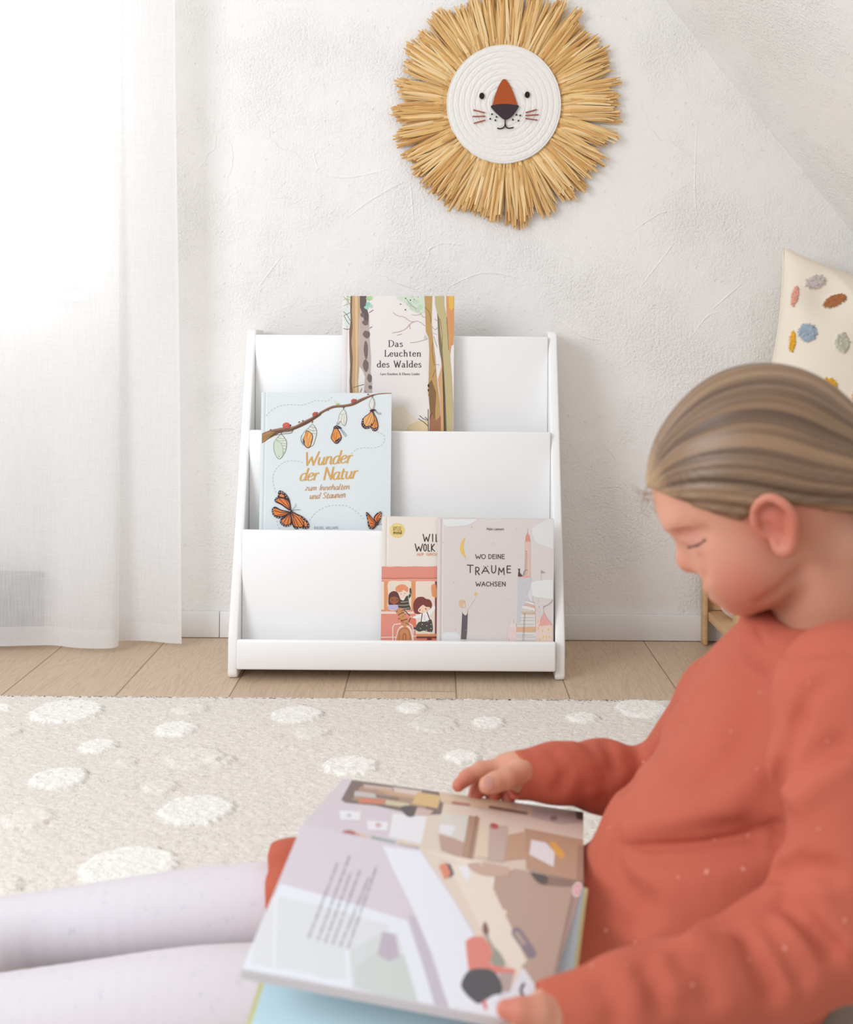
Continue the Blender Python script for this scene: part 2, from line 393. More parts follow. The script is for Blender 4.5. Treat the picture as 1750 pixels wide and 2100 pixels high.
    def mesh(s):
        a = s.a; ins = a < 0; n = np.array(a.shape)-1; cnt = np.zeros(n, np.int8)
        cs = [(i, j, k) for i in (0, 1) for j in (0, 1) for k in (0, 1)]
        for (i, j, k) in cs: cnt += ins[i:i+n[0], j:j+n[1], k:k+n[2]]
        idx = np.argwhere((cnt > 0) & (cnt < 8)); del cnt
        vals = np.stack([a[idx[:, 0]+i, idx[:, 1]+j, idx[:, 2]+k] for (i, j, k) in cs], 1)
        pos = np.zeros((len(idx), 3)); num = np.zeros(len(idx))
        for p in range(8):
            for ax in range(3):
                if cs[p][ax]: continue
                q = cs.index(tuple(1 if m == ax else cs[p][m] for m in range(3)))
                v0, v1 = vals[:, p], vals[:, q]; m = (v0 < 0) != (v1 < 0)
                t = np.where(m, v0/np.where(v0 == v1, 1, v0-v1), 0)
                e = np.tile(np.array(cs[p], float), (len(idx), 1)); e[:, ax] += t
                pos += e*m[:, None]; num += m
        V = s.lo+s.h*(idx+pos/num[:, None])
        mp = np.full(n, -1, np.int32); mp[idx[:, 0], idx[:, 1], idx[:, 2]] = np.arange(len(idx)); Q = []
        for ax in range(3):
            o1, o2 = [(1, 2), (2, 0), (0, 1)][ax]
            s0 = [slice(None)]*3; s1 = [slice(None)]*3; s0[ax] = slice(0, -1); s1[ax] = slice(1, None)
            A, B = ins[tuple(s0)], ins[tuple(s1)]; e = np.argwhere(A != B)
            e = e[(e[:, o1] > 0) & (e[:, o2] > 0) & (e[:, o1] < n[o1]) & (e[:, o2] < n[o2])]
            def cell(d1, d2):
                f = e.copy(); f[:, o1] -= d1; f[:, o2] -= d2; return mp[f[:, 0], f[:, 1], f[:, 2]]
            q = np.stack([cell(1, 1), cell(0, 1), cell(0, 0), cell(1, 0)], 1)
            fl = ~A[e[:, 0], e[:, 1], e[:, 2]]; q[fl] = q[fl][:, ::-1]; Q.append(q)
        Q = np.concatenate(Q); Q = Q[(Q >= 0).all(1)]
        return V, Q
def link_np(name, V, Q, mat, parent, cols=None, label=None, smooth=True):
    me = bpy.data.meshes.new(name); me.vertices.add(len(V)); me.vertices.foreach_set('co', np.asarray(V, np.float32).ravel())
    me.loops.add(Q.size); me.loops.foreach_set('vertex_index', Q.astype(np.int32).ravel())
    me.polygons.add(len(Q)); me.polygons.foreach_set('loop_start', np.arange(0, Q.size, Q.shape[1], dtype=np.int32))
    me.update(calc_edges=True); me.validate(); me.materials.append(mat)
    if smooth: me.polygons.foreach_set('use_smooth', np.ones(len(me.polygons), bool))
    if cols is not None:
        at = me.color_attributes.new('Col', 'FLOAT_COLOR', 'POINT'); at.data.foreach_set('color', np.asarray(cols, np.float32).ravel())
    o = bpy.data.objects.new(name, me); C.objects.link(o)
    if parent is not None:
        o.parent = parent; o.matrix_parent_inverse = Matrix.Translation(-world_loc(parent))
    if label: o['label'] = label
    return o
def vnoise(p, seed=0):
    """cheap smooth noise for numpy arrays of points"""
    r = np.random.RandomState(seed); out = 0
    for i in range(6):
        d = r.normal(size=3); d /= np.linalg.norm(d); out = out+np.sin((p@d)*r.uniform(.7, 2.2)+r.uniform(0, 6.28))
    return out/6
# ================================================================== the room
def wall_mat():
    t = NT('plaster'); v = t.coords()
    nz = t.n('ShaderNodeTexNoise'); t.val(nz, Scale=1.3, Detail=3); t.l(v, nz.inputs['Vector'])
    cr = t.ramp(nz.outputs['Fac'], [(.3, lin((243, 239, 234))), (.7, lin((246, 243, 239)))]); t.l(cr, t.b.inputs['Base Color'])
    t.set(Roughness=.85); t.b.inputs['Specular IOR Level'].default_value = .15
    fine = t.noise(v, 170, 3, .6); mask = t.ramp(t.noise(v, 4.2, 4, .6), [(.42, (0, 0, 0)), (.62, (1, 1, 1))])
    f2 = t.math('MULTIPLY', fine, t.math('ADD', t.math('MULTIPLY', mask, 1.5), .3))
    mid = t.math('MULTIPLY', t.noise(v, 26, 6, .62, .6), .5)
    big = t.math('MULTIPLY', t.noise(v, 6, 3, .5, 1.2), .7)
    dv = t.n('ShaderNodeTexNoise'); t.val(dv, Scale=5, Detail=4); t.l(v, dv.inputs['Vector'])
    va = t.n('ShaderNodeVectorMath', operation='MULTIPLY_ADD'); va.inputs[1].default_value = (.35, .35, .35); t.l(dv.outputs['Color'], va.inputs[0]); t.l(v, va.inputs[2])
    vo = t.n('ShaderNodeTexVoronoi', feature='DISTANCE_TO_EDGE'); vo.inputs['Scale'].default_value = 5.5; t.l(va.outputs[0], vo.inputs['Vector'])
    ridge = t.ramp(vo.outputs['Distance'], [(0, (1, 1, 1)), (.02, (0, 0, 0))])
    rm = t.ramp(t.noise(v, 3.1, 3, .6), [(.52, (0, 0, 0)), (.7, (1, 1, 1))])
    rid = t.math('MULTIPLY', t.math('MULTIPLY', ridge, rm), .32)
    pit = t.ramp(t.noise(v, 75, 2, .5), [(.27, (0, 0, 0)), (.33, (1, 1, 1))])
    h = t.math('ADD', t.math('ADD', t.math('ADD', f2, mid), t.math('ADD', big, rid)), t.math('MULTIPLY', pit, .35))
    t.bump(h, .74, .0035); return t.m
M_WALL = wall_mat()
M_WHITE = simple('white_paint', (249, 248, 246), .38, .4, bump=(60, .05, .001))
M_BASE = simple('baseboard_paint', (238, 236, 234), .45, .35)
# window opening in the back wall, behind the curtain
WX0, WX1, WZ0, WZ1 = -1.75, P(165, 700, WALL_Y).x, .735, 1.95
def wall_with_window():
    V, F = [], []
    def q(a, b, c, d):
        n = len(V); V.extend([a, b, c, d]); F.append((n, n+1, n+2, n+3))
    xs, zs, T = (-2.3, WX0, WX1, 1.75), (0, WZ0, WZ1, 2.5), .16
    for Y, flip in ((WALL_Y, 0), (WALL_Y+T, 1)):
        for i in range(3):
            for j in range(3):
                if i == 1 and j == 1: continue
                c = [(xs[i], Y, zs[j]), (xs[i+1], Y, zs[j]), (xs[i+1], Y, zs[j+1]), (xs[i], Y, zs[j+1])]
                q(*(c[::-1] if flip else c))
    for (a, b) in (((WX0, WZ0), (WX1, WZ0)), ((WX1, WZ0), (WX1, WZ1)), ((WX1, WZ1), (WX0, WZ1)), ((WX0, WZ1), (WX0, WZ0))):
        q((a[0], WALL_Y, a[1]), (a[0], WALL_Y+T, a[1]), (b[0], WALL_Y+T, b[1]), (b[0], WALL_Y, b[1]))
    # trowel ridges standing proud of the plaster
    def ridge(pts, wd=.0032, h=.0011):
        pts = catmull([tuple(P(a, b, WALL_Y)) for a, b in pts], 5); n = len(V)
        for i, p in enumerate(pts):
            a, b = Vector(pts[max(i-1, 0)]), Vector(pts[min(i+1, len(pts)-1)]); t = (b-a).normalized(); s = Vector((-t.z, 0, t.x))*wd
            e = math.sin(math.pi*(i+.2)/(len(pts)-.6)); p = Vector(p)
            V.extend([tuple(p-s+Vector((0, .0004, 0))), tuple(p+s*.2+Vector((0, -h*e, 0))), tuple(p+s+Vector((0, .0004, 0)))])
        for i in range(len(pts)-1):
            k = n+3*i; F.append((k, k+1, k+4, k+3)); F.append((k+1, k+2, k+5, k+4))
    for r in ([(705, 452), (765, 408), (842, 366)], [(841, 372), (845, 410), (849, 470)], [(529, 592), (552, 560), (582, 522)], [(1312, 592), (1348, 545), (1392, 488)],
              [(1455, 640), (1490, 610), (1530, 575)], [(1430, 240), (1425, 380), (1432, 470)], [(418, 884), (470, 878), (505, 890)], [(1205, 1003), (1260, 998), (1277, 1010), (1287, 1090)],
              [(1150, 660), (1195, 690), (1250, 700)], [(590, 330), (700, 365), (820, 340)], [(900, 600), (990, 560), (1080, 575)], [(640, 300), (655, 350), (690, 372)],
              [(1420, 690), (1450, 650), (1478, 640)], [(1290, 480), (1350, 440), (1380, 435)], [(1228, 905), (1262, 940), (1270, 990)], [(870, 520), (905, 500), (960, 505)]):
        ridge(r)
    return struct(link('wall_back', V, F, M_WALL))
wall_with_window()
# sloping attic ceiling on the right
a, b = P(1365, 0, WALL_Y), P(1750, 480, WALL_Y); d = (b-a).normalized(); up = a-d*1.6; dn = a+d*1.75
struct(link('ceiling', [(up.x, WALL_Y+.01, up.z), (dn.x, WALL_Y+.01, dn.z), (dn.x, .2, dn.z), (up.x, .2, up.z)], [(0, 1, 2, 3)], M_WALL))
# floor of oak laminate planks running towards the back wall
def floor_mat():
    t = NT('oak_laminate'); tc = t.n('ShaderNodeTexCoord'); sp = t.n('ShaderNodeSeparateXYZ'); t.l(tc.outputs['Object'], sp.inputs[0])
    PW, PL = .2015, 1.28
    u = t.math('DIVIDE', t.math('SUBTRACT', sp.outputs[0], .0362), PW); iu = t.math('FLOOR', u); fu = t.math('SUBTRACT', u, iu)
    wn = t.n('ShaderNodeTexWhiteNoise', noise_dimensions='1D'); t.l(t.math('ADD', iu, 17.3), wn.inputs['W'])
    v = t.math('ADD', t.math('DIVIDE', sp.outputs[1], PL), t.math('MULTIPLY', wn.outputs['Value'], 5)); iv = t.math('FLOOR', v); fv = t.math('SUBTRACT', v, iv)
    wn2 = t.n('ShaderNodeTexWhiteNoise', noise_dimensions='2D'); cb = t.n('ShaderNodeCombineXYZ'); t.l(iu, cb.inputs[0]); t.l(iv, cb.inputs[1]); t.l(cb.outputs[0], wn2.inputs['Vector'])
    off = t.math('MULTIPLY', wn2.outputs['Value'], 37)
    gv = t.n('ShaderNodeCombineXYZ'); t.l(t.math('ADD', t.math('MULTIPLY', sp.outputs[0], 15), off), gv.inputs[0]); t.l(t.math('ADD', t.math('MULTIPLY', sp.outputs[1], 1.9), off), gv.inputs[1])
    n1 = t.n('ShaderNodeTexNoise'); t.val(n1, Scale=1.1, Detail=4, Roughness=.55, Distortion=.5); t.l(gv.outputs[0], n1.inputs['Vector'])
    rings = t.math('FRACT', t.math('MULTIPLY', n1.outputs['Fac'], 17)); rr = t.ramp(rings, [(0, (0, 0, 0)), (.55, (1, 1, 1)), (1, (0, 0, 0))])
    fv2 = t.n('ShaderNodeCombineXYZ'); t.l(t.math('ADD', t.math('MULTIPLY', sp.outputs[0], 300), off), fv2.inputs[0]); t.l(t.math('MULTIPLY', sp.outputs[1], 8), fv2.inputs[1])
    n2 = t.n('ShaderNodeTexNoise'); t.val(n2, Scale=1, Detail=3, Roughness=.6); t.l(fv2.outputs[0], n2.inputs['Vector'])
    base = t.ramp(wn2.outputs['Value'], [(0, lin((204, 178, 152))), (.5, lin((211, 187, 161))), (1, lin((218, 194, 168)))])
    mx = t.n('ShaderNodeMix', data_type='RGBA', blend_type='MULTIPLY'); t.l(base, mx.inputs[6]); t.l(t.ramp(n2.outputs['Fac'], [(.3, (.8, .78, .75)), (.62, (1.03, 1.02, 1.0))]), mx.inputs[7]); mx.inputs[0].default_value = .5
    m2 = t.n('ShaderNodeMix', data_type='RGBA', blend_type='MULTIPLY'); t.l(mx.outputs[2], m2.inputs[6]); t.l(t.ramp(rr, [(0, (.86, .84, .81)), (.5, (1.0, 1.0, 1.0))]), m2.inputs[7]); m2.inputs[0].default_value = .8
    e1 = t.math('MINIMUM', fu, t.math('SUBTRACT', 1, fu)); e2 = t.math('MULTIPLY', t.math('MINIMUM', fv, t.math('SUBTRACT', 1, fv)), PL/PW)
    seam = t.ramp(t.math('MINIMUM', e1, e2), [(0.003, (1, 1, 1)), (.0085, (0, 0, 0))])
    m3 = t.n('ShaderNodeMix', data_type='RGBA'); t.l(seam, m3.inputs[0]); t.l(m2.outputs[2], m3.inputs[6]); m3.inputs[7].default_value = rgba((146, 118, 94))
    t.l(m3.outputs[2], t.b.inputs['Base Color']); t.set(Roughness=.5); t.b.inputs['Specular IOR Level'].default_value = .3
    t.bump(t.math('SUBTRACT', t.math('MULTIPLY', n2.outputs['Fac'], .25), seam), .4, .0008); return t.m
struct(link('floor', [(-2.3, .05, 0), (1.75, .05, 0), (1.75, WALL_Y+.16, 0), (-2.3, WALL_Y+.16, 0)], [(0, 1, 2, 3)], floor_mat()))
# baseboard in two lengths with a mitred joint left of the bookshelf
jx = P(450, 1280, WALL_Y-.012).x; bz = P(900, 1258.5, WALL_Y-.012).z
bb = box_bm(-2.3, jx-.0006, WALL_Y-.012, WALL_Y, .001, bz, .0015)
t2 = box_bm(jx+.0006, 1.72, WALL_Y-.012, WALL_Y, .001, bz, .0015)
me_ = bpy.data.meshes.new('tmp'); t2.to_mesh(me_); t2.free(); bb.from_mesh(me_); bpy.data.meshes.remove(me_)
struct(bm_obj('baseboard_back', bb, M_BASE))
# window: white frame and glass
wf = box_bm(WX0, WX1, WALL_Y+.06, WALL_Y+.12, WZ0, WZ0+.05, .004)
win = struct(bm_obj('window_1', wf, M_WHITE))
for (x0, x1, z0, z1) in ((WX0, WX1, WZ1-.05, WZ1), (WX0, WX0+.05, WZ0+.05, WZ1-.05), (WX1-.045, WX1, WZ0+.05, WZ1-.05), ((WX0+WX1)/2-.03, (WX0+WX1)/2+.03, WZ0+.05, WZ1-.05)):
    bm_obj('window_frame', box_bm(x0, x1, WALL_Y+.06, WALL_Y+.12, z0, z1, .003), M_WHITE, win)
tg = NT('window_glass'); tg.set(Base_Color=(1, 1, 1, 1), Roughness=0, IOR=1.45); tg.b.inputs['Transmission Weight'].default_value = 1
tr = tg.n('ShaderNodeBsdfTransparent'); mxs = tg.n('ShaderNodeMixShader'); mxs.inputs[0].default_value = .9
tg.l(tg.b.outputs[0], mxs.inputs[1]); tg.l(tr.outputs[0], mxs.inputs[2]); tg.l(mxs.outputs[0], tg.out.inputs[0])
for x0, x1 in ((WX0+.05, (WX0+WX1)/2-.03), ((WX0+WX1)/2+.03, WX1-.045)):
    bm_obj('window_pane', box_bm(x0, x1, WALL_Y+.085, WALL_Y+.091, WZ0+.05, WZ1-.05), tg.m, win)
bm_obj('window_sill', box_bm(WX0-.03, WX1+.02, WALL_Y-.03, WALL_Y+.06, WZ0-.024, WZ0, .004), M_WHITE, win)
# ================================================================== sheer curtain
def curtain():
    t = NT('sheer_linen'); v = t.coords()
    tc = t.n('ShaderNodeTexCoord'); 
    def streak(sx, sz, sc, d=2):
        mp = t.n('ShaderNodeMapping'); mp.inputs['Scale'].default_value = (sx, sx, sz); t.l(tc.outputs['Object'], mp.inputs[0]); return t.noise(mp.outputs[0], sc, d, .6)
    wv = t.math('ADD', t.math('MULTIPLY', streak(800, 9, 1), .62), t.math('MULTIPLY', streak(22, 950, 1), .38))
    cloud = t.noise(v, 9, 3, .6)
    sp = t.n('ShaderNodeSeparateXYZ'); t.l(tc.outputs['Object'], sp.inputs[0])
    at = t.n('ShaderNodeAttribute'); at.attribute_name = 'Col'; s3 = t.n('ShaderNodeSeparateColor'); t.l(at.outputs['Color'], s3.inputs[0])
    holes = t.ramp(wv, [(.36, (.34, .34, .34)), (.66, (.14, .14, .14))])
    see = t.math('MULTIPLY', t.math('MULTIPLY', holes, t.math('ADD', t.math('MULTIPLY', cloud, .7), .6)), s3.outputs[0], True)   # red channel: cloth in one layer 1, doubled hem less
    df = t.n('ShaderNodeBsdfDiffuse'); df.inputs[0].default_value = rgba((248, 248, 248)); tl = t.n('ShaderNodeBsdfTranslucent'); tl.inputs[0].default_value = rgba((248, 248, 247))
    m1 = t.n('ShaderNodeMixShader'); m1.inputs[0].default_value = .5; t.l(df.outputs[0], m1.inputs[1]); t.l(tl.outputs[0], m1.inputs[2])
    tp = t.n('ShaderNodeBsdfTransparent'); m2 = t.n('ShaderNodeMixShader'); t.l(see, m2.inputs[0]); t.l(m1.outputs[0], m2.inputs[1]); t.l(tp.outputs[0], m2.inputs[2])
    bp = t.n('ShaderNodeBump'); t.val(bp, Strength=.22, Distance=.002); t.l(t.math('ADD', wv, t.math('MULTIPLY', streak(60, 1.5, 1, 4), 2.0)), bp.inputs['Height'])
    t.l(bp.outputs[0], df.inputs['Normal']); t.l(bp.outputs[0], tl.inputs['Normal'])
    t.l(m2.outputs[0], t.out.inputs[0])
    # plan of the hem, read at floor level (pixel x, distance)
    plan = [(-330, 2.27), (-250, 2.34), (-170, 2.35), (-90, 2.27), (0, 2.268), (60, 2.275), (110, 2.278), (150, 2.262), (195, 2.256), (226, 2.259), (240, 2.270), (243, 2.286), (236, 2.304), (250, 2.318), (300, 2.318), (345, 2.302), (373, 2.298)]
    top = [(-330, 2.29), (-250, 2.31), (-170, 2.32), (-90, 2.29), (0, 2.286), (60, 2.29), (110, 2.288), (150, 2.283), (195, 2.282), (225, 2.286), (242, 2.29), (248, 2.293), (252, 2.296), (270, 2.3), (300, 2.3), (340, 2.298), (361, 2.296)]
    A, B = catmull(plan, 10), catmull(top, 10); zs = [.012+.0, .03, .05, .051] + list(np.linspace(.06, 2.1, 46)); V, K, F = [], [], []
    hemz = .05
    for j, z in enumerate(zs):
        for i, (p, q) in enumerate(zip(A, B)):
            e = min(z/1.3, 1)**.8; px = p[0]+(q[0]-p[0])*e; Y = p[1]+(q[1]-p[1])*e
            Y += .0022*math.sin(i*.21+z*1.1)*e
            r = ray(px+4*math.sin(z*3+1)*e, 1300-(z/.045)*35.0)
            zz = z
            V.append((r.x*Y, Y, zz)); edge = i > len(A)-5
            K.append(((.35 if z <= hemz or edge else 1.0),)*3+(1,))
    n = len(A)
    for j in range(len(zs)-1):
        for i in range(n-1): F.append((j*n+i, j*n+i+1, (j+1)*n+i+1, (j+1)*n+i))
    o = link('curtain', V, F, t.m, cols=K, smooth=True)
    tag(o, 'long sheer white linen curtain hanging in soft folds at the left of the wall', 'curtain')
curtain()
# added dark box, stands in for the shadowy patch seen through the curtain
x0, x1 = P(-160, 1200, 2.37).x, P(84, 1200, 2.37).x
bx = thing('added_dark_box', 'added dark grey box standing in for a shadowy patch behind the foot of the sheer curtain', 'box', ((x0+x1)/2, 2.372, 0))
M_DARK = simple('shadow_patch_grey', (92, 92, 98), .9, .1)
bm_obj('added_box_body', box_bm(x0, x1, 2.353, 2.386, .001, .125, .004), M_DARK, bx)
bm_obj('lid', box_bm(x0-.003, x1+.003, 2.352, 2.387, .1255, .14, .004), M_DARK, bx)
# ================================================================== lion wall hanging
def lion():
    c = P(1034, 213, WALL_Y-.02); cx, cz = c.x, c.z; S = (WALL_Y-.02)/F_PX
    root = thing('lion_wall_hanging', 'round lion face wall hanging of white rope with a raffia mane', 'wall decoration', (cx, WALL_Y, cz))
    # coiled rope disc: rings of rope with slanted stitches
    R, RX, RZ = .1215, 118*S/.1215, 122.5*S/.1215; nr, na = 104, 720; V, K, F = [], [], []
    rg = np.random.RandomState(4); pitch = R/10.3
    for i in range(nr+1):
        r = R*i/nr
        for k in range(na):
            th = 2*math.pi*k/na; q = r/pitch; ph = q-math.floor(q)
            h = .0030*(1-abs(2*ph-1)**5*.75)
            st = math.sin(th*max(round(r*420), 6)*.5+ (4.2*ph)); h -= .0011*max(0, st)**6*math.sin(math.pi*ph)
            if i == nr: h = -.006
            V.append((cx+RX*r*math.cos(th), WALL_Y-.0175-h, cz+RZ*r*math.sin(th)))
    for i in range(nr):
        for k in range(na): F.append((i*na+k, (i+1)*na+k, (i+1)*na+(k+1) % na, i*na+(k+1) % na))
    link('rope_disc', V, F, simple('cotton_rope', (240, 236, 229), .85, .15, bump=(700, .35, .0008)), root, smooth=True)
    # mane
    rnd = random.Random(11); V, F, K = [], [], []
    pal = [(234, 194, 132), (228, 184, 119), (238, 202, 144), (220, 172, 106), (242, 210, 156), (224, 178, 113), (211, 159, 94)]
    tufts = 84
    def edge(th):       # how far the raffia reaches in each direction
        d = math.degrees(th) % 360
        base = np.interp(d, [0, 25, 45, 70, 90, 120, 150, 180, 205, 230, 255, 268, 285, 310, 325, 336, 345, 360], [246, 242, 250, 244, 240, 236, 238, 236, 236, 240, 244, 256, 252, 243, 244, 238, 246, 246])
        return base*S
    for k in range(tufts):
        th0 = 2*math.pi*(k+rnd.uniform(-.22, .22))/tufts; spread = rnd.uniform(.018, .036); bend = rnd.uniform(-.07, .07); ln = edge(th0)*rnd.uniform(.93, 1.025)
        dd = math.degrees(th0) % 360
        if 330.5 < dd < 335 or 313 < dd < 316: continue
        for j in range(30):
            u = rnd.uniform(-1, 1); a0 = th0+u*.042+rnd.gauss(0, .01); a1 = th0+bend+u*spread*1.5+rnd.gauss(0, .016); L = ln*(1-abs(u)*.03)*rnd.uniform(.9, 1.01)
            if rnd.random() < .1: L *= rnd.uniform(.7, .9)
            if rnd.random() < .06: a1 += rnd.uniform(-.12, .12)
            y0, y1 = rnd.uniform(.004, .012), rnd.uniform(.004, .026); wd = rnd.uniform(.0014, .0035); col = rgba(rnd.choice(pal)); kk = rnd.uniform(-.012, .012); tw = rnd.uniform(-1.0, 1.0); n = len(V)
            for m in range(7):
                t = m/6; r = .095+(L-.095)*t; a = a0+(a1-a0)*t+kk*math.sin(math.pi*t); y = y0+(y1-y0)*t+.004*math.sin(math.pi*t); y = min(y, .0085) if r < .122 else y
                wq = wd*(.75+.5*math.sin(math.pi*min(t*1.1, 1)))*(1 if m < 6 else .85); ca, sa = math.cos(a), math.sin(a); tx, tz = -sa*math.cos(tw*t), ca*math.cos(tw*t); ty = math.sin(tw*t)*.6
                p = Vector((cx+r*ca, WALL_Y-y, cz+r*sa*(1.02)))
                V.append((p.x-tx*wq, p.y-ty*wq, p.z-tz*wq)); V.append((p.x, p.y-.0006, p.z)); V.append((p.x+tx*wq, p.y+ty*wq, p.z+tz*wq)); K += [col]*3
            for m in range(6):
                q = n+3*m; F.append((q, q+1, q+4, q+3)); F.append((q+1, q+2, q+5, q+4))
    V = [(v[0], min(v[1], WALL_Y-.0015), v[2]) for v in V]
    link('raffia_mane', V, F, attr_mat('raffia', .55, .3), root, cols=K)
    # face: cut felt and thread on the front of the rope
    yf = WALL_Y-.0247
    def felt(name, shapes, col, th=.0012, dy=0.0):
        V, F = [], []
        for pts in shapes:
            n = len(V); m = len(pts); pl = [P(x, y, yf-dy) for x, y in pts]
            if sum(pts[i-1][0]*pts[i][1]-pts[i][0]*pts[i-1][1] for i in range(m)) > 0: pl = pl[::-1]
            V += [tuple(p) for p in pl]+[(p.x, p.y+th+.0016, p.z) for p in pl]
            F.append(tuple(range(n, n+m)))
            for i in range(m): F.append((n+i, n+m+i, n+m+(i+1) % m, n+(i+1) % m))
        return link(name, V, F, simple(name+'_felt', col, .9, .1, bump=(900, .3, .0004)), root)
    Z = 520/1750.
    def z(x, y): return (780+x*Z, y*Z)
    br = catmull([z(775, 728), z(790, 668), z(815, 600), z(840, 556), z(857, 546), z(874, 556), z(902, 600), z(930, 668), z(947, 726)], 6)
    felt('nose_bridge', [br+[z(905, 720), z(857, 717), z(812, 721)]], (176, 88, 50))
    ns = catmull([z(764, 734), z(800, 722), z(860, 717), z(915, 722), z(957, 730), z(940, 764), z(912, 800), z(880, 822), z(862, 824), z(838, 812), z(800, 776)], 5, True)
    felt('nose', [ns], (70, 58, 62), dy=.0006)
    def oval(x, y, rx, ry, n=20): return [(x+rx*math.cos(2*math.pi*k/n), y+ry*math.sin(2*math.pi*k/n)) for k in range(n)]
    for ex, ey in (z(702, 661), z(1016, 653)): felt('eye', [oval(ex, ey, 5.2, 6.4)], (52, 40, 40))
    def stroke(pts, wd):
        pts = catmull(pts, 8) if len(pts) > 2 else pts; L, R = [], []
        for i in range(len(pts)):
            a, b = pts[max(i-1, 0)], pts[min(i+1, len(pts)-1)]; dx, dy = b[0]-a[0], b[1]-a[1]; m = math.hypot(dx, dy); L.append((pts[i][0]-dy/m*wd/2, pts[i][1]+dx/m*wd/2)); R.append((pts[i][0]+dy/m*wd/2, pts[i][1]-dx/m*wd/2))
        return L+R[::-1]
    felt('mouth', [stroke([z(862, 820), z(862, 862), z(850, 880), z(828, 887), z(808, 883)], 2.0), stroke([z(862, 855), z(872, 878), z(892, 884), z(920, 878)], 2.0)], (66, 42, 44))
    for a, b in ((z(642, 757), z(724, 778)), (z(638, 803), z(726, 801)), (z(646, 850), z(726, 828)), (z(1004, 776), z(1082, 755)), (z(1002, 796), z(1094, 790)), (z(1002, 816), z(1086, 828))):
        felt('whisker', [stroke([a, b], 1.9)], (168, 92, 76))
    for q in ((772, 787), (803, 806), (760, 819), (795, 829), (941, 791), (967, 796), (916, 825), (955, 832)):
        felt('whisker_spot', [oval(*z(*q), 1.7, 1.7, 10)], (60, 48, 48))
lion()
# ================================================================== display bookshelf
XL, XR, SB = -.3895, .2405, WALL_Y-.014
shelf = thing('book_display_shelf', 'white wooden three tier front facing bookshelf against the plaster wall', 'bookshelf', ((XL+XR)/2, 2.25, 0))
side = [(SB, .0005), (SB, .655), (2.300, .655), (2.289, .650), (2.284, .640), (2.104, .087), (2.101, .070), (2.101, .008), (2.106, .0005)]
for x in (XL, XR-.0185): bm_obj('side_panel', prism_bm(side, 'x', x, x+.0185, .0038, 3), M_WHITE, shelf)
ix0, ix1 = XL+.0187, XR-.0187
Y1, Y2, Y3, Y4 = 2.276, 2.212, 2.138, 2.086       # front faces of the top board, the two dividers and the lip
Z1, Z2, Z3, Z4 = P(900, 689, Y1).z, P(900, 885, Y2).z, P(900, 1090, Y3).z, P(900, 1316.5, Y4).z
bm_obj('back_panel', box_bm(ix0, ix1, Y1, Y1+.012, Z2-.05, Z1, .003), M_WHITE, shelf)
bm_obj('tier_panel', box_bm(ix0, ix1, Y2, Y2+.012, Z3-.05, Z2, .003), M_WHITE, shelf)
bm_obj('tier_panel', box_bm(ix0, ix1, Y3, Y3+.012, Z4-.06, Z3, .003), M_WHITE, shelf)
bm_obj('front_lip', box_bm(ix0, ix1, Y4, Y4+.013, P(900, 1377, Y4).z, Z4, .0035), M_WHITE, shelf)
for (a, b, zz) in ((Y2+.0122, Y1-.0002, Z2-.05), (Y3+.0122, Y2-.0002, Z3-.05), (Y4+.0132, Y3-.0002, Z4-.048)):
    bm_obj('pocket_floor', box_bm(ix0, ix1, a, b, zz, zz+.008), M_WHITE, shelf)
# ================================================================== picture books in the shelf
M_INK = attr_mat('printed_ink', .45, .3)
M_PAPER = simple('page_paper', (240, 236, 228), .8, .1)
def hardback(label, x0, x1, z0, z1, yb, yt, th, col, spine_col=None, groove=.008, rough=.35):
    """a closed hardback standing with its front to the room; x, z extents of the cover, depth at foot and head"""
    tn = (yt-yb)/(z1-z0)
    root = thing('picture_book', label, 'book', ((x0+x1)/2, yb, z0), 'picture books in the display shelf')
    M = simple('cover_board', col, rough, .35)
    def shp(b):
        for v in b.verts: v.co.y = yb+(v.co.z-z0)*tn+v.co.y
        return b
    # front board with a pressed hinge groove beside the spine
    prof = [(x0, 0), (x0+.004, -.0004), (x0+groove, 0), (x0+groove+.0015, .0009), (x0+groove+.003, .0009), (x0+groove+.0045, 0), (x1, 0), (x1, .0022), (x0, .0022)]
    bm_obj('front_cover', shp(prism_bm(prof, 'z', z0, z1)), M, root, smooth=False)
    bm_obj('back_cover', shp(box_bm(x0, x1, th-.0022, th, z0, z1)), M, root, smooth=False)
    bm_obj('spine', shp(box_bm(x0-.0008, x0+.0012, .0023, th-.0023, z0, z1)), M, root, smooth=False)
    bm_obj('page_block', shp(box_bm(x0+.0025, x1-.003, .0024, th-.0024, z0+.003, z1-.003)), M_PAPER, root, smooth=False)
    n = Vector((0, -1, tn)).normalized(); p0 = Vector((0, yb, z0))
    return root, (lambda px, py, e: on_plane(px, py, p0+n*(e+.00035), n))
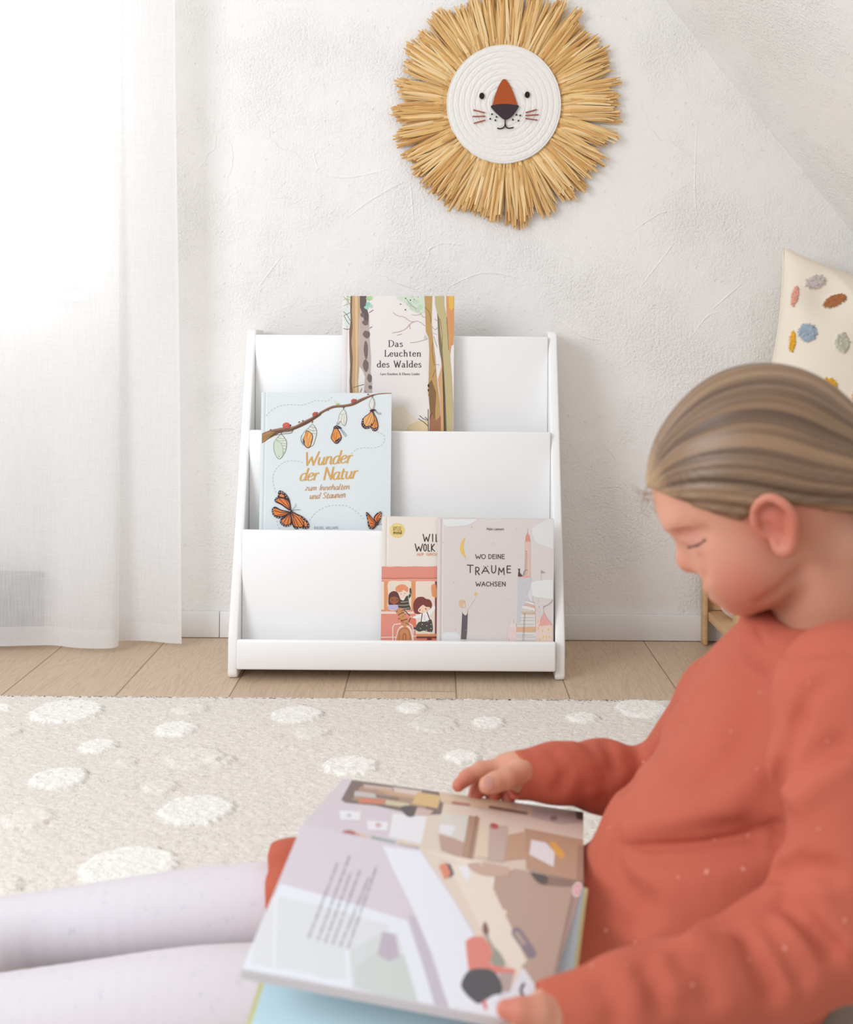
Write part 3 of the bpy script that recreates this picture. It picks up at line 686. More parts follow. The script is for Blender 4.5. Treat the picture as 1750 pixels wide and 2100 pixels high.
# ---- tall forest book in the top pocket
yb, yt = 2.236, 2.256; pz0 = Z2-.0415
k = P(704, 606, yt); k2 = P(932, 609, yt)
root, pl = hardback('cream forest picture book with tree trunks, top tier of the shelf', k.x, k2.x, pz0, k.z, yb, yt, .011, (240, 233, 228))
A = Art(pl); Z_ = 280/1750.
def z(x, y): return (680+x*Z_, 590+y*Z_)
A.clip = [(1, 0, -704.5), (-1, 0, 931.5), (0, 1, -607)]
A.poly([z(780, 1860), z(780, 1560), z(900, 1500), z(1010, 1620), z(1100, 1700), z(1240, 1720), z(1240, 2100), z(780, 2100)], (238, 226, 205))
A.poly([z(900, 1960), z(990, 1760), z(1100, 1710), z(1235, 1700), z(1240, 2100), z(900, 2100)], (231, 210, 170))
G1, G2, G3 = (176, 200, 150), (140, 190, 168), (196, 214, 186)
for q in ([(120, 115), (180, 100), (245, 130)], [(130, 170), (190, 140), (245, 165)], [(140, 245), (190, 215), (245, 200)], [(150, 110), (200, 160), (245, 230)]): A.line([z(*p) for p in q], 1.6, G1, curve=True)
A.poly([z(140, 270), z(200, 250), z(245, 270), z(240, 520), z(170, 470)], (222, 232, 224))
# left trunk pair
A.poly([z(*p) for p in ((245, 95), (240, 300), (248, 400), (228, 560), (232, 800), (240, 1000), (232, 1200), (238, 1420), (352, 1420), (340, 1200), (356, 1000), (348, 700), (356, 430), (362, 300), (355, 95))], (203, 168, 126))
A.poly([z(*p) for p in ((245, 95), (240, 300), (248, 400), (228, 560), (232, 800), (240, 1000), (232, 1200), (238, 1420), (280, 1420), (262, 1200), (274, 900), (256, 700), (272, 500), (262, 300), (268, 95))], (132, 102, 84))
A.poly([z(*p) for p in ((300, 95), (305, 500), (315, 900), (300, 1300), (318, 1420), (336, 1420), (330, 1100), (340, 700), (338, 300), (336, 95))], (222, 192, 150))
A.poly([z(*p) for p in ((362, 95), (365, 440), (358, 600), (356, 800), (362, 1010), (405, 1070), (430, 1140), (425, 1230), (410, 1420), (520, 1420), (520, 1180), (500, 1080), (505, 900), (486, 620), (478, 350), (440, 240), (450, 95))], (196, 178, 168))
A.poly([z(*p) for p in ((362, 95), (366, 250), (395, 330), (420, 420), (470, 480), (478, 350), (445, 240), (450, 95))], (108, 95, 92))
for q in ((430, 450, 38, 34), (446, 600, 44, 50), (440, 800, 26, 120), (438, 1000, 36, 80), (486, 1160, 30, 55), (495, 1275, 24, 26), (395, 350, 26, 30)): A.blob([z(q[0]-q[2], q[1]), z(q[0]-q[2]*.3, q[1]-q[3]), z(q[0]+q[2], q[1]-q[3]*.5), z(q[0]+q[2]*.9, q[1]+q[3]*.6), z(q[0], q[1]+q[3])], (124, 109, 104))
for q in ([(145, 300), (200, 350), (240, 420)], [(160, 360), (200, 430), (230, 470)], [(165, 355), (240, 320)], [(140, 515), (180, 530), (230, 530)], [(485, 320), (535, 285)], [(490, 520), (520, 500)], [(280, 1280), (360, 1255), (415, 1240)], [(390, 1290), (370, 1340)], [(430, 1320), (470, 1400)]): A.line([z(*p) for p in q], 1.1, (110, 90, 88), curve=len(q) > 2)
for q in ((470, 140, 30, (168, 208, 150)), (500, 130, 28, (184, 216, 160)), (470, 215, 32, (150, 206, 190)), (445, 255, 28, (160, 212, 198)), (500, 235, 26, (176, 214, 198))): A.blob([z(q[0]-q[2], q[1]), z(q[0], q[1]-q[2]), z(q[0]+q[2], q[1]-5), z(q[0]+q[2]*.5, q[1]+q[2]*.9)], q[3])
# right trunks
A.blob([z(830, 120), z(950, 105), z(1100, 105), z(1195, 120), z(1195, 300), z(1140, 320), z(1060, 270), z(980, 210), z(900, 170)], (214, 226, 206))
for q in ((1000, 210), (1080, 180), (1140, 250), (1100, 290), (1040, 260)): A.blob([z(q[0]-40, q[1]), z(q[0], q[1]-35), z(q[0]+40, q[1]), z(q[0], q[1]+30)], (200, 218, 192))
for q in ((950, 135, 2), (1012, 160, 2.2), (1060, 150, 1.4), (1110, 120, 1.2), (1040, 115, 1.2)): A.ell(*z(q[0], q[1]), q[2]*.7, q[2]*.7, (70, 80, 70), n=8)
A.poly([z(870, 215), z(886, 203), z(902, 215)], (90, 70, 64)); A.ell(*z(948, 283), 1.7, 1.7, (150, 112, 86), n=10)
A.line([z(955, 135), z(1010, 210), z(1090, 270)], .8, (140, 130, 110), curve=True)
for q in ([(790, 318), (850, 360), (930, 375), (1000, 425), (1060, 440)], [(780, 580), (880, 560), (960, 520), (1020, 455), (1110, 430), (1200, 490)], [(1030, 345), (1090, 352), (1140, 340)], [(1000, 470), (1010, 530)], [(1140, 325), (1170, 370), (1200, 380)], [(840, 610), (905, 595)]): A.line([z(*p) for p in q], .9, (190, 158, 138), curve=len(q) > 2)
A.line([z(1010, 705), z(1100, 695), z(1235, 655)], .7, (150, 135, 125), curve=True); A.poly([z(1180, 650), z(1200, 600), z(1230, 650)], (214, 204, 198))
A.poly([z(*p) for p in ((1470, 95), (1475, 300), (1480, 420), (1500, 640), (1500, 780), (1520, 860), (1535, 740), (1562, 730), (1575, 400), (1575, 95))], (221, 158, 104))
A.poly([z(*p) for p in ((1500, 95), (1510, 260), (1540, 290), (1565, 250), (1565, 95))], (232, 190, 92))
A.poly([z(*p) for p in ((1190, 95), (1195, 160), (1205, 400), (1210, 560), (1245, 640), (1255, 800), (1250, 1000), (1245, 1200), (1235, 1300), (1260, 1560), (1255, 1860), (1400, 1860), (1390, 1500), (1365, 1300), (1345, 1120), (1330, 900), (1300, 660), (1285, 500), (1285, 300), (1292, 95))], (196, 158, 102))
A.poly([z(*p) for p in ((1285, 1180), (1245, 1230), (1260, 1560), (1255, 1860), (1340, 1860), (1330, 1600), (1345, 1350))], (142, 108, 72))
A.poly([z(*p) for p in ((1260, 1560), (1300, 1640), (1340, 1700), (1400, 1640), (1400, 1860), (1255, 1860))], (168, 118, 84))
A.poly([z(*p) for p in ((1405, 920), (1410, 1010), (1365, 1180), (1380, 1300), (1398, 1500), (1405, 1860), (1450, 1860), (1440, 1300), (1430, 1000))], (222, 170, 122))
A.poly([z(*p) for p in ((1325, 95), (1330, 230), (1355, 320), (1362, 480), (1372, 700), (1392, 850), (1415, 960), (1425, 1200), (1430, 1400), (1440, 1860), (1555, 1860), (1560, 1500), (1540, 1120), (1520, 900), (1500, 640), (1475, 440), (1465, 330), (1445, 230), (1445, 95))], (200, 184, 138))
A.poly([z(*p) for p in ((1356, 320), (1362, 480), (1372, 700), (1392, 850), (1415, 960), (1425, 1200), (1430, 1400), (1440, 1860), (1480, 1860), (1462, 1400), (1440, 1000), (1420, 760), (1395, 560), (1385, 400))], (138, 120, 88))
A.poly([z(*p) for p in ((1420, 1000), (1425, 1200), (1430, 1400), (1440, 1860), (1466, 1860), (1454, 1350), (1440, 1100))], (96, 84, 66))
for q in ([(1395, 400), (1420, 620), (1418, 800)], [(1480, 380), (1490, 600), (1505, 800)], [(1200, 250), (1260, 330), (1275, 450)], [(1300, 700), (1290, 800), (1320, 1000)], [(1300, 1150), (1305, 1120), (1335, 1050)]): A.line([z(*p) for p in q], .9, (120, 92, 62), curve=True)
for q in ([(1290, 500), (1330, 540), (1355, 510)], [(1300, 580), (1350, 600)], [(1310, 620), (1340, 720), (1355, 760)], [(1320, 400), (1350, 420)], [(1330, 980), (1385, 990)]): A.line([z(*p) for p in q], .8, (180, 150, 120), curve=len(q) > 2)
for q in ((1245, 1255, 12, 20), (1243, 1315, 10, 14), (1248, 1375, 5, 10)): A.ell(*z(q[0], q[1]), q[2]*Z_, q[3]*Z_, (66, 50, 42), n=12)
for q in ([(1240, 1560), (1240, 1700), (1243, 1850)], [(1115, 1680), (1180, 1720), (1235, 1770)], [(1130, 1640), (1180, 1680), (1235, 1700)], [(1200, 1660), (1235, 1690)], [(1260, 1680), (1290, 1600)]): A.line([z(*p) for p in q], 1.2, (84, 68, 60), curve=len(q) > 2)
A.clip = None
A.make('cover_artwork', M_INK, root)
T = Art(pl, base=2.5e-4); INK = (78, 58, 60)
write(T, 'Das', 796.5, 826.4, 711, 12.8, INK, nib=(.75, 1.75), roman=True)
write(T, 'Leuchten', 788.5, 864, 730.8, 12.8, INK, nib=(.75, 1.75), roman=True)
write(T, 'des Waldes', 773.5, 864.3, 753.2, 13.2, INK, nib=(.75, 1.75), roman=True)
write(T, 'Lara Keuthen & Kheira Linder', 780.5, 861, 769, 4.6, (120, 108, 106), nib=(.35, .75), roman=True)
T.make('title_lettering', M_INK, root)
# ---- pale blue butterfly book in the middle pocket
yb, yt = 2.172, 2.192; pz0 = Z3-.0415
k = P(537, 805, yt); k2 = P(803.5, 806, yt)
root, pl = hardback('pale blue butterfly picture book with orange script title, middle tier', k.x, k2.x, pz0, k.z, yb, yt, .012, (228, 235, 235), groove=.006)
A = Art(pl); Z_ = 300/1750.
def z(x, y): return (520+x*Z_, 790+y*Z_)
A.clip = [(1, 0.0117, -547.8), (-1, -.01, 811.6), (0, 1, -805.8)]
GD = (178, 182, 184)
for q in ([(150, 365), (230, 290), (330, 245), (460, 230), (580, 238), (700, 200), (740, 183), (870, 190), (920, 165), (955, 110)], [(1480, 560), (1550, 590), (1570, 650), (1530, 720), (1430, 750), (1320, 748), (1230, 770), (1170, 820)],
          [(590, 925), (480, 903), (370, 920), (280, 990), (235, 1090), (240, 1190), (270, 1290)], [(280, 1620), (290, 1680), (330, 1730)], [(670, 1620), (740, 1530), (860, 1455), (1000, 1436), (1120, 1445), (1230, 1510), (1330, 1610)]): A.dash([z(*p) for p in q], 1.0, GD, 3.6, 3.6)
# branch
top = [(95, 578), (210, 535), (330, 510), (480, 490), (600, 430), (720, 370), (830, 300), (950, 245), (1090, 232), (1180, 210), (1280, 160), (1420, 112), (1560, 92), (1660, 88)]
bot = [(1660, 92), (1560, 100), (1440, 125), (1320, 180), (1200, 240), (1090, 262), (980, 270), (890, 300), (790, 360), (700, 430), (590, 490), (450, 545), (340, 560), (240, 610), (170, 650), (95, 700)]
TB = catmull([z(*p) for p in top], 6); BB = catmull([z(*p) for p in bot], 6)
A.poly(TB+BB, (128, 92, 72)); A.poly(TB+[(x, y+(3.4 if x < 640 else 2.2)) for x, y in TB[::-1]], (162, 122, 98))
for o_ in (6.5, 9.5, 13): A.line([(x, y+o_*(1 if x < 600 else .55)) for x, y in TB[:36]], .9, (92, 64, 50), cap=False)
A.poly([z(95, 600), z(190, 560), z(260, 560), z(170, 640), z(95, 690)], (182, 142, 92)); 
for o_ in (8, 13, 18): A.line([z(100, 590+o_*4), z(180, 560+o_*3.2), z(250, 552+o_*2)], .8, (110, 78, 56), curve=True)
for q in ((205, 532), (545, 440), (590, 425), (890, 298), (1370, 108)): A.poly([z(q[0]-15, q[1]+8), z(q[0]+2, q[1]-10), z(q[0]+18, q[1]+6)], (128, 92, 72))
# ladybirds
for (x, y, r, rt) in ((395, 482, 46, -.05), (735, 345, 31, -.6), (1198, 186, 30, -.4)):
    A.ell(*z(x, y+6), r*Z_*1.02, r*Z_*.74, (60, 40, 40), rt); A.ell(*z(x-2, y), r*Z_, r*Z_*.78, (212, 104, 90), rt); A.ell(*z(x-8, y-9), r*Z_*.5, r*Z_*.26, (226, 128, 112), rt)
    for q in ((-.5, -.1), (-.1, -.35), (0, .15), (.35, -.2), (-.3, .4), (.5, .2)): A.ell(*z(x+q[0]*r, y+q[1]*r), .85, .85, (70, 30, 34), n=8)
    A.ell(*z(x+r*.95*math.cos(rt)+4, y+r*.95*math.sin(rt)), r*.24*Z_, r*.2*Z_, (48, 38, 40))
A.poly([z(965, 185), z(1000, 205), z(1020, 225), z(990, 230)], (216, 228, 180)); A.poly([z(985, 225), z(1030, 215), z(1025, 235), z(990, 238)], (172, 196, 130))
def stem(x, y, h=22): A.line([z(x, y), z(x-4, y+h)], 1.6, (110, 90, 80)); A.poly([z(x-18, y), z(x+16, y), z(x, y+14)], (120, 92, 76))
OR, OR2, BK, PALE = (233, 152, 80), (240, 180, 112), (74, 50, 54), (228, 232, 220)
def outline(pts, col, fill, n=6, wd=.9):
    c = catmull([z(*p) for p in pts], n, True); A.poly(c, fill); A.line(c+[c[0]], wd, col, cap=False)
# chrysalis 1
stem(335, 555)
outline([(335, 590), (372, 630), (396, 680), (390, 760), (370, 810), (330, 870), (300, 880), (268, 840), (245, 770), (246, 690), (275, 640), (310, 605)], (128, 132, 112), (222, 230, 214))
A.blob([z(270, 650), z(330, 690), z(355, 760), z(350, 830), z(300, 872), z(262, 820), z(248, 720)], (210, 222, 202))
for q in ([(275, 648), (320, 665), (390, 660)], [(290, 625), (340, 640), (372, 635)], [(270, 660), (330, 695), (356, 770), (350, 830)], [(330, 690), (392, 700)], [(350, 720), (390, 730)], [(355, 760), (388, 765)], [(305, 860), (300, 840)], [(350, 815), (362, 800)]): A.line([z(*p) for p in q], .8, (150, 156, 132), curve=True)
# chrysalis 2 with wing showing
stem(705, 430)
outline([(702, 470), (738, 505), (756, 560), (740, 640), (715, 710), (690, 730), (640, 745), (590, 690), (570, 640), (600, 570), (650, 520)], (128, 128, 112), (226, 230, 218))
outline([(640, 545), (690, 575), (708, 610), (700, 670), (675, 735), (640, 745), (605, 700), (596, 650), (615, 600)], BK, OR2, wd=1.6)
A.poly([z(640, 545), z(660, 560), z(625, 640), z(600, 680), z(598, 640), z(615, 590)], OR)
for q in ([(650, 570), (640, 640), (645, 720)], [(690, 590), (665, 650), (655, 730)], [(700, 640), (676, 690)]): A.line([z(*p) for p in q], 1.0, (190, 112, 50), curve=len(q) > 2)
A.poly([z(588, 640), z(612, 660), z(618, 700), z(592, 690)], BK)
for q in ((598, 660), (604, 680), (608, 695)): A.ell(*z(*q), .6, .6, (240, 236, 230), n=7)
for q in ([(655, 520), (700, 545), (752, 540)], [(640, 545), (700, 575), (750, 580)], [(680, 495), (740, 510)]): A.line([z(*p) for p in q], .8, (140, 138, 120), curve=True)
for q in ((712, 520), (716, 535), (716, 552), (714, 570)): A.ell(*z(*q), .5, .5, BK, n=6)
A.line([z(575, 600), z(568, 660), z(595, 720)], .7, (120, 120, 116), curve=True)
# butterfly 3 hatching
stem(1080, 262)
outline([(1078, 295), (1104, 330), (1112, 420), (1090, 480), (1065, 470), (1040, 430), (1010, 470), (1020, 400), (1035, 340)], (150, 150, 136), (232, 232, 220))
for q in ([(1035, 340), (1070, 350), (1100, 335)], [(1060, 350), (1050, 430)], [(1085, 360), (1082, 470)]): A.line([z(*p) for p in q], .7, (160, 160, 146), curve=len(q) > 2)
outline([(975, 495), (1015, 540), (1045, 600), (1048, 640), (1010, 690), (975, 690), (940, 650), (930, 620), (950, 560)], BK, OR, wd=1.4)
A.poly([z(1048, 610), z(1050, 650), z(1012, 692), z(972, 690), z(980, 660), z(1015, 640)], BK)
for q in ((1035, 640), (1022, 660), (1005, 676), (988, 682), (1040, 622)): A.ell(*z(*q), .8, .8, (240, 236, 230), n=7)
A.blob([z(960, 500), z(1000, 480), z(1048, 505), z(1050, 520), z(1000, 520), z(965, 525)], BK)
for q in ((985, 500), (1000, 495), (972, 512), (1012, 508)): A.ell(*z(*q), .6, .6, (240, 236, 230), n=7)
for q in ([(975, 560), (965, 600), (975, 650)], [(1000, 560), (990, 620), (975, 650)], [(955, 580), (945, 620)]): A.line([z(*p) for p in q], .8, (180, 100, 44), curve=len(q) > 2)
for q in ([(1040, 525), (1075, 580), (1105, 620)], [(1046, 520), (1090, 570), (1118, 605)], [(1000, 445), (995, 480)]): A.line([z(*p) for p in q], .7, (90, 80, 80), curve=len(q) > 2)
# butterfly 4
stem(1425, 118, 30)
outline([(1425, 150), (1448, 200), (1445, 250), (1430, 285), (1405, 280), (1385, 240), (1398, 190)], (150, 150, 136), (232, 232, 220)); A.line([z(1430, 165), z(1440, 230), z(1425, 280)], .7, (160, 160, 146), curve=True)
outline([(1425, 320), (1445, 350), (1470, 400), (1488, 470), (1480, 530), (1440, 545), (1412, 510), (1405, 450)], BK, OR, wd=1.6)
outline([(1412, 315), (1440, 370), (1445, 420), (1420, 480), (1380, 512), (1330, 515), (1298, 480), (1300, 430), (1330, 380), (1380, 345)], BK, OR2, wd=1.4)
A.poly([z(*p) for p in ((1300, 400), (1318, 400), (1322, 460), (1350, 492), (1400, 480), (1420, 450), (1425, 480), (1400, 505), (1380, 518), (1330, 520), (1294, 482))], BK)
A.poly([z(*p) for p in ((1412, 500), (1440, 515), (1486, 500), (1482, 535), (1440, 548), (1410, 515))], BK)
for q in ((1308, 420), (1308, 450), (1316, 478), (1335, 500), (1360, 508), (1385, 500), (1405, 488), (1425, 525), (1442, 535), (1460, 530), (1474, 518)): A.ell(*z(*q), .8, .8, (240, 236, 230), n=7)
for q in ([(1412, 330), (1370, 400), (1340, 470)], [(1420, 360), (1400, 420), (1370, 480)], [(1435, 390), (1420, 440), (1400, 470)], [(1440, 380), (1455, 450), (1450, 520)], [(1460, 410), (1472, 480)]): A.line([z(*p) for p in q], .8, (176, 98, 44), curve=len(q) > 2)
A.blob([z(1392, 310), z(1410, 290), z(1455, 288), z(1462, 300), z(1420, 315)], BK)
for q in ([(1455, 295), (1490, 330), (1530, 332)], [(1455, 300), (1490, 345), (1530, 346)]): A.line([z(*p) for p in q], .7, (110, 100, 100), curve=True)
# big monarch
def wing(pts, inner, veins, spots):
    outline(pts, BK, BK, 7, .6); 
    for i in inner: A.blob([z(*p) for p in i], (230, 132, 66))
    for v in veins: A.line([z(*p) for p in v], 1.3, BK, curve=len(v) > 2)
    A.hold = True
    for s_ in spots: A.ell(*z(*s_), .85, .85, (244, 238, 234), n=7)
    A.hold = False; A.z += A.step
wing([(440, 1500), (330, 1430), (262, 1395), (258, 1360), (290, 1330), (300, 1275), (325, 1262), (380, 1295), (420, 1350), (440, 1420)], [[(428, 1480), (340, 1418), (280, 1385), (300, 1355), (370, 1362), (415, 1395), (430, 1440)], [(310, 1325), (330, 1300), (365, 1320), (360, 1340)]],
     [[(430, 1480), (380, 1430), (310, 1360)], [(432, 1470), (400, 1400), (370, 1360)], [(425, 1490), (350, 1440), (275, 1390)]], [(272, 1360), (285, 1340), (298, 1310), (312, 1280), (335, 1275), (360, 1290), (385, 1315), (402, 1340), (340, 1288), (270, 1382)])
wing([(435, 1515), (330, 1490), (262, 1455), (228, 1475), (220, 1510), (240, 1560), (290, 1590), (345, 1580), (410, 1545)], [[(420, 1515), (330, 1500), (262, 1475), (238, 1500), (252, 1545), (300, 1565), (370, 1550)]],
     [[(420, 1515), (330, 1520), (250, 1500)], [(420, 1518), (340, 1545), (270, 1560)], [(410, 1512), (340, 1500), (270, 1470)]], [(228, 1500), (232, 1525), (245, 1555), (268, 1575), (295, 1582), (330, 1578), (240, 1480)])
wing([(440, 1525), (380, 1570), (330, 1600), (318, 1640), (340, 1670), (380, 1690), (430, 1680), (460, 1650), (455, 1580)], [[(436, 1540), (385, 1585), (345, 1610), (345, 1645), (390, 1668), (435, 1655), (448, 1600)]],
     [[(436, 1540), (390, 1600), (360, 1650)], [(440, 1545), (420, 1600), (410, 1665)], [(445, 1550), (440, 1620)]], [(328, 1625), (335, 1650), (352, 1668), (378, 1680), (405, 1682), (430, 1675)])
wing([(450, 1515), (530, 1545), (590, 1575), (640, 1620), (662, 1665), (655, 1710), (600, 1715), (550, 1705), (510, 1720), (475, 1690), (460, 1620)], [[(458, 1530), (520, 1555), (580, 1590), (600, 1640), (580, 1690), (530, 1690), (490, 1680), (470, 1620)], [(610, 1620), (640, 1660), (635, 1690), (612, 1680)]],
     [[(458, 1530), (500, 1600), (540, 1690)], [(460, 1530), (530, 1590), (590, 1680)], [(462, 1535), (485, 1620), (500, 1680)], [(560, 1580), (600, 1650)]], [(560, 1572), (600, 1590), (625, 1612), (648, 1650), (655, 1680), (640, 1705), (610, 1708), (580, 1706), (540, 1704), (510, 1708), (620, 1640), (600, 1620)])
A.line([z(438, 1530), z(458, 1498)], 3.2, (60, 44, 50)); A.line([z(458, 1500), z(500, 1450), z(505, 1418)], .8, (90, 90, 90), curve=True); A.line([z(458, 1502), z(510, 1490), z(562, 1492)], .8, (90, 90, 90), curve=True)
# small monarch
wing([(1470, 1660), (1420, 1590), (1375, 1535), (1350, 1520), (1350, 1560), (1365, 1610), (1368, 1660), (1385, 1710), (1420, 1722), (1455, 1700)], [[(1462, 1655), (1420, 1600), (1370, 1550), (1372, 1600), (1385, 1660), (1410, 1700), (1445, 1690)]], [[(1462, 1660), (1410, 1610), (1375, 1560)], [(1462, 1668), (1400, 1650)], [(1460, 1675), (1410, 1690)]], [(1356, 1540), (1360, 1575), (1370, 1620), (1374, 1660), (1388, 1700), (1412, 1714)])
wing([(1475, 1655), (1440, 1590), (1470, 1540), (1510, 1515), (1530, 1520), (1528, 1570), (1505, 1630)], [[(1475, 1640), (1450, 1592), (1480, 1550), (1515, 1530), (1518, 1570), (1498, 1620)]], [[(1476, 1645), (1480, 1590), (1510, 1540)], [(1478, 1645), (1500, 1590)]], [(1500, 1524), (1520, 1526), (1526, 1550), (1522, 1580)])
A.line([z(1470, 1670), z(1492, 1664)], 2.2, (60, 44, 50)); A.line([z(1492, 1660), z(1530, 1632)], .7, (110, 110, 110)); A.line([z(1495, 1665), z(1540, 1660)], .7, (110, 110, 110))
A.clip = None; A.make('cover_artwork', M_INK, root)
T = Art(pl, base=2.5e-4); GO = (220, 170, 92); GO2 = (209, 156, 104)
write(T, 'Wunder', 624, 720, 955, 25.5, GO, nib=(1.2, 3.7), slant=.22, rise=-6, gap=.07, jitter=.03)
write(T, 'der Natur', 614.5, 731, 986.5, 24.5, GO, nib=(1.2, 3.6), slant=.22, rise=-6, gap=.07, jitter=.03, seed=3)
write(T, 'zum Innehalten', 625, 716, 1006.3, 11.5, GO2, nib=(.65, 1.55), slant=.3, rise=-3, gap=.1, jitter=.03)
write(T, 'und Staunen', 634.5, 707.5, 1023.5, 12, GO2, nib=(.65, 1.55), slant=.3, rise=-3.5, gap=.1, jitter=.03)
write(T, 'RACHEL WILLIAMS', 644.3, 694, 1085, 5.4, (176, 180, 182), wd=.7, gap=.2)
T.make('title_lettering', M_INK, root)
# ---- cream and coral bus book in the bottom pocket, half hidden by its neighbour
yb, yt = 2.117, 2.126; pz0 = Z4-.0395
k = P(784.5, 1060, yt); k2 = P(995, 1062, yt)
root, pl = hardback('cream and coral bus picture book, tucked behind the grey book on the lowest tier', k.x, k2.x, pz0, k.z, yb, yt, .0095, (240, 232, 222), groove=.007)
A = Art(pl); Z_ = 180/1750.
def z(x, y): return (780+x*Z_, 1055+y*Z_)
A.clip = [(1, .0117, -796.6), (0, -1, 1326)]
A.ell(*z(338, 318), 15, 15, (240, 212, 134)); A.blob([z(210, 300), z(300, 200), z(420, 230), z(380, 300), z(260, 340)], (244, 220, 150))
CO, CO2, TN, CR, MR = (233, 152, 134), (238, 166, 146), (233, 160, 112), (242, 226, 208), (134, 78, 74)
A.poly([z(20, 1035), z(200, 1045), z(340, 1035), z(480, 1042), z(700, 1035), z(900, 1042), z(1180, 1030), z(1180, 1270), z(20, 1270)], CO)
A.poly([z(20, 1270), z(1180, 1265), z(1180, 1340), z(20, 1345)], CO2); A.line([z(25, 1272), z(300, 1276), z(600, 1270), z(900, 1274), z(1180, 1268)], 1.3, (176, 92, 84), curve=True)
Z_ = 130/1750.
def z(x, y): return (780+x*Z_, 1190+y*Z_)
A.rect(*z(-10, 30), *z(1700, 1800), CO)
A.rect(*z(10, 40), *z(105, 810), CR); A.rect(*z(105, 30), *z(220, 860), TN); A.rect(*z(220, 760), *z(930, 860), (228, 150, 112))
A.blob([z(225, 40), z(540, 22), z(855, 40), z(862, 400), z(855, 800), z(540, 815), z(222, 800), z(220, 400)], CR, 3)
A.rect(*z(860, 30), *z(970, 860), TN); A.rect(*z(15, 860), *z(930, 925), (244, 222, 206))
A.poly([z(975, 40), z(1020, 25), z(1600, 25), z(1600, 1480), z(985, 1480)], CR)
A.rect(*z(1510, 30), *z(1700, 1480), (150, 84, 78)); A.blob([z(1410, 150), z(1540, 130), z(1560, 460), z(1480, 460), z(1430, 420)], TN, 3)
A.rect(*z(1000, 1480), *z(1600, 1550), TN); A.rect(*z(1000, 1550), *z(1600, 1605), MR); A.rect(*z(1000, 1605), *z(1600, 1680), (233, 140, 110)); A.rect(*z(1010, 1680), *z(1600, 1800), MR)
# striped child waving
DK = (84, 80, 74)
A.blob([z(530, 520), z(640, 560), z(720, 440), z(800, 400), z(810, 230), z(850, 215), z(862, 300), z(855, 430), z(790, 520), z(800, 650), z(840, 800), z(680, 812), z(520, 770), z(480, 640)], DK, 4)
for q in ([(575, 603), (680, 600), (770, 585)], [(490, 690), (640, 690), (790, 675)], [(540, 775), (680, 780), (810, 765)], [(775, 420), (780, 520)], [(805, 330), (850, 400)]): A.line([z(*p) for p in q], 1.1, (206, 190, 168), curve=len(q) > 2)
A.ell(*z(832, 190), 1.9, 2.2, (246, 206, 186)); A.blob([z(520, 330), z(600, 280), z(720, 330), z(735, 400), z(680, 470), z(660, 520), z(590, 545), z(540, 460)], (248, 222, 206))
A.blob([z(420, 270), z(440, 190), z(540, 120), z(660, 120), z(760, 190), z(780, 260), z(745, 330), z(690, 290), z(640, 270), z(580, 320), z(520, 330), z(460, 310)], (236, 156, 116), 4)
for q in ((575, 378), (683, 360)): A.ell(*z(*q), .9, .9, (60, 44, 44), n=8)
A.ell(*z(650, 415), 1.0, .7, (226, 150, 130), n=8); A.poly([z(575, 500), z(600, 545), z(660, 520), z(640, 480)], (246, 236, 228))
# long-haired child in lilac
A.blob([z(230, 670), z(226, 500), z(250, 370), z(360, 300), z(470, 330), z(530, 450), z(560, 560), z(530, 660), z(430, 680), z(320, 680)], (110, 68, 66), 4)
A.rect(*z(350, 640), *z(410, 690), (150, 92, 66)); A.blob([z(225, 690), z(330, 680), z(460, 680), z(525, 790), z(500, 812), z(380, 815), z(230, 805)], (198, 194, 226), 3)
A.blob([z(265, 560), z(290, 480), z(390, 445), z(490, 490), z(505, 560), z(470, 620), z(390, 655), z(310, 630)], (164, 102, 76), 4)
for q in ((328, 545), (468, 540)): A.ell(*z(*q), 1.1, 1.1, (46, 30, 30), n=8)
A.ell(*z(408, 580), .9, .7, (110, 60, 50), n=8)
A.hold = True
for q in ((290, 720), (340, 780), (300, 780), (430, 720), (470, 770), (390, 790)): A.line([z(*q), z(q[0]+30, q[1]+12)], .8, (170, 164, 214))
A.hold = False; A.z += A.step
# curly child in a skirt
A.blob([z(1110, 940), z(920, 1000), z(890, 1030), z(1000, 1060), z(1100, 1050), z(1140, 1150), z(1360, 1100), z(1350, 1000), z(1500, 820), z(1515, 740), z(1490, 690), z(1380, 800), z(1290, 860)], (246, 246, 244), 4)
A.blob([z(1080, 1150), z(1250, 1140), z(1400, 1080), z(1440, 1200), z(1455, 1350), z(1420, 1430), z(1320, 1420), z(1200, 1390), z(1080, 1420), z(980, 1370), z(895, 1330), z(1000, 1240)], (86, 82, 76), 4)
for q in ((1160, 1215), (1285, 1255), (1405, 1220), (1110, 1330), (1280, 1380), (1405, 1330), (1315, 1140)): A.ell(*z(*q), 1.0, 1.0, (226, 222, 214), n=8)
A.line([z(1160, 920), z(1130, 1150)], 1.8, (98, 66, 66)); A.line([z(1290, 870), z(1370, 1090)], 1.8, (98, 66, 66)); A.line([z(1210, 960), z(1210, 1110)], .6, (190, 190, 190)); A.line([z(1240, 960), z(1245, 1120)], .6, (190, 190, 190))
A.blob([z(910, 680), z(950, 560), z(1040, 470), z(1180, 460), z(1260, 510), z(1370, 540), z(1430, 650), z(1410, 760), z(1300, 850), z(1120, 920), z(1000, 930), z(930, 850)], (132, 72, 70), 5)
A.blob([z(1040, 830), z(1100, 740), z(1190, 680), z(1260, 730), z(1370, 745), z(1370, 800), z(1290, 870), z(1180, 905), z(1090, 890)], (250, 216, 190), 4)
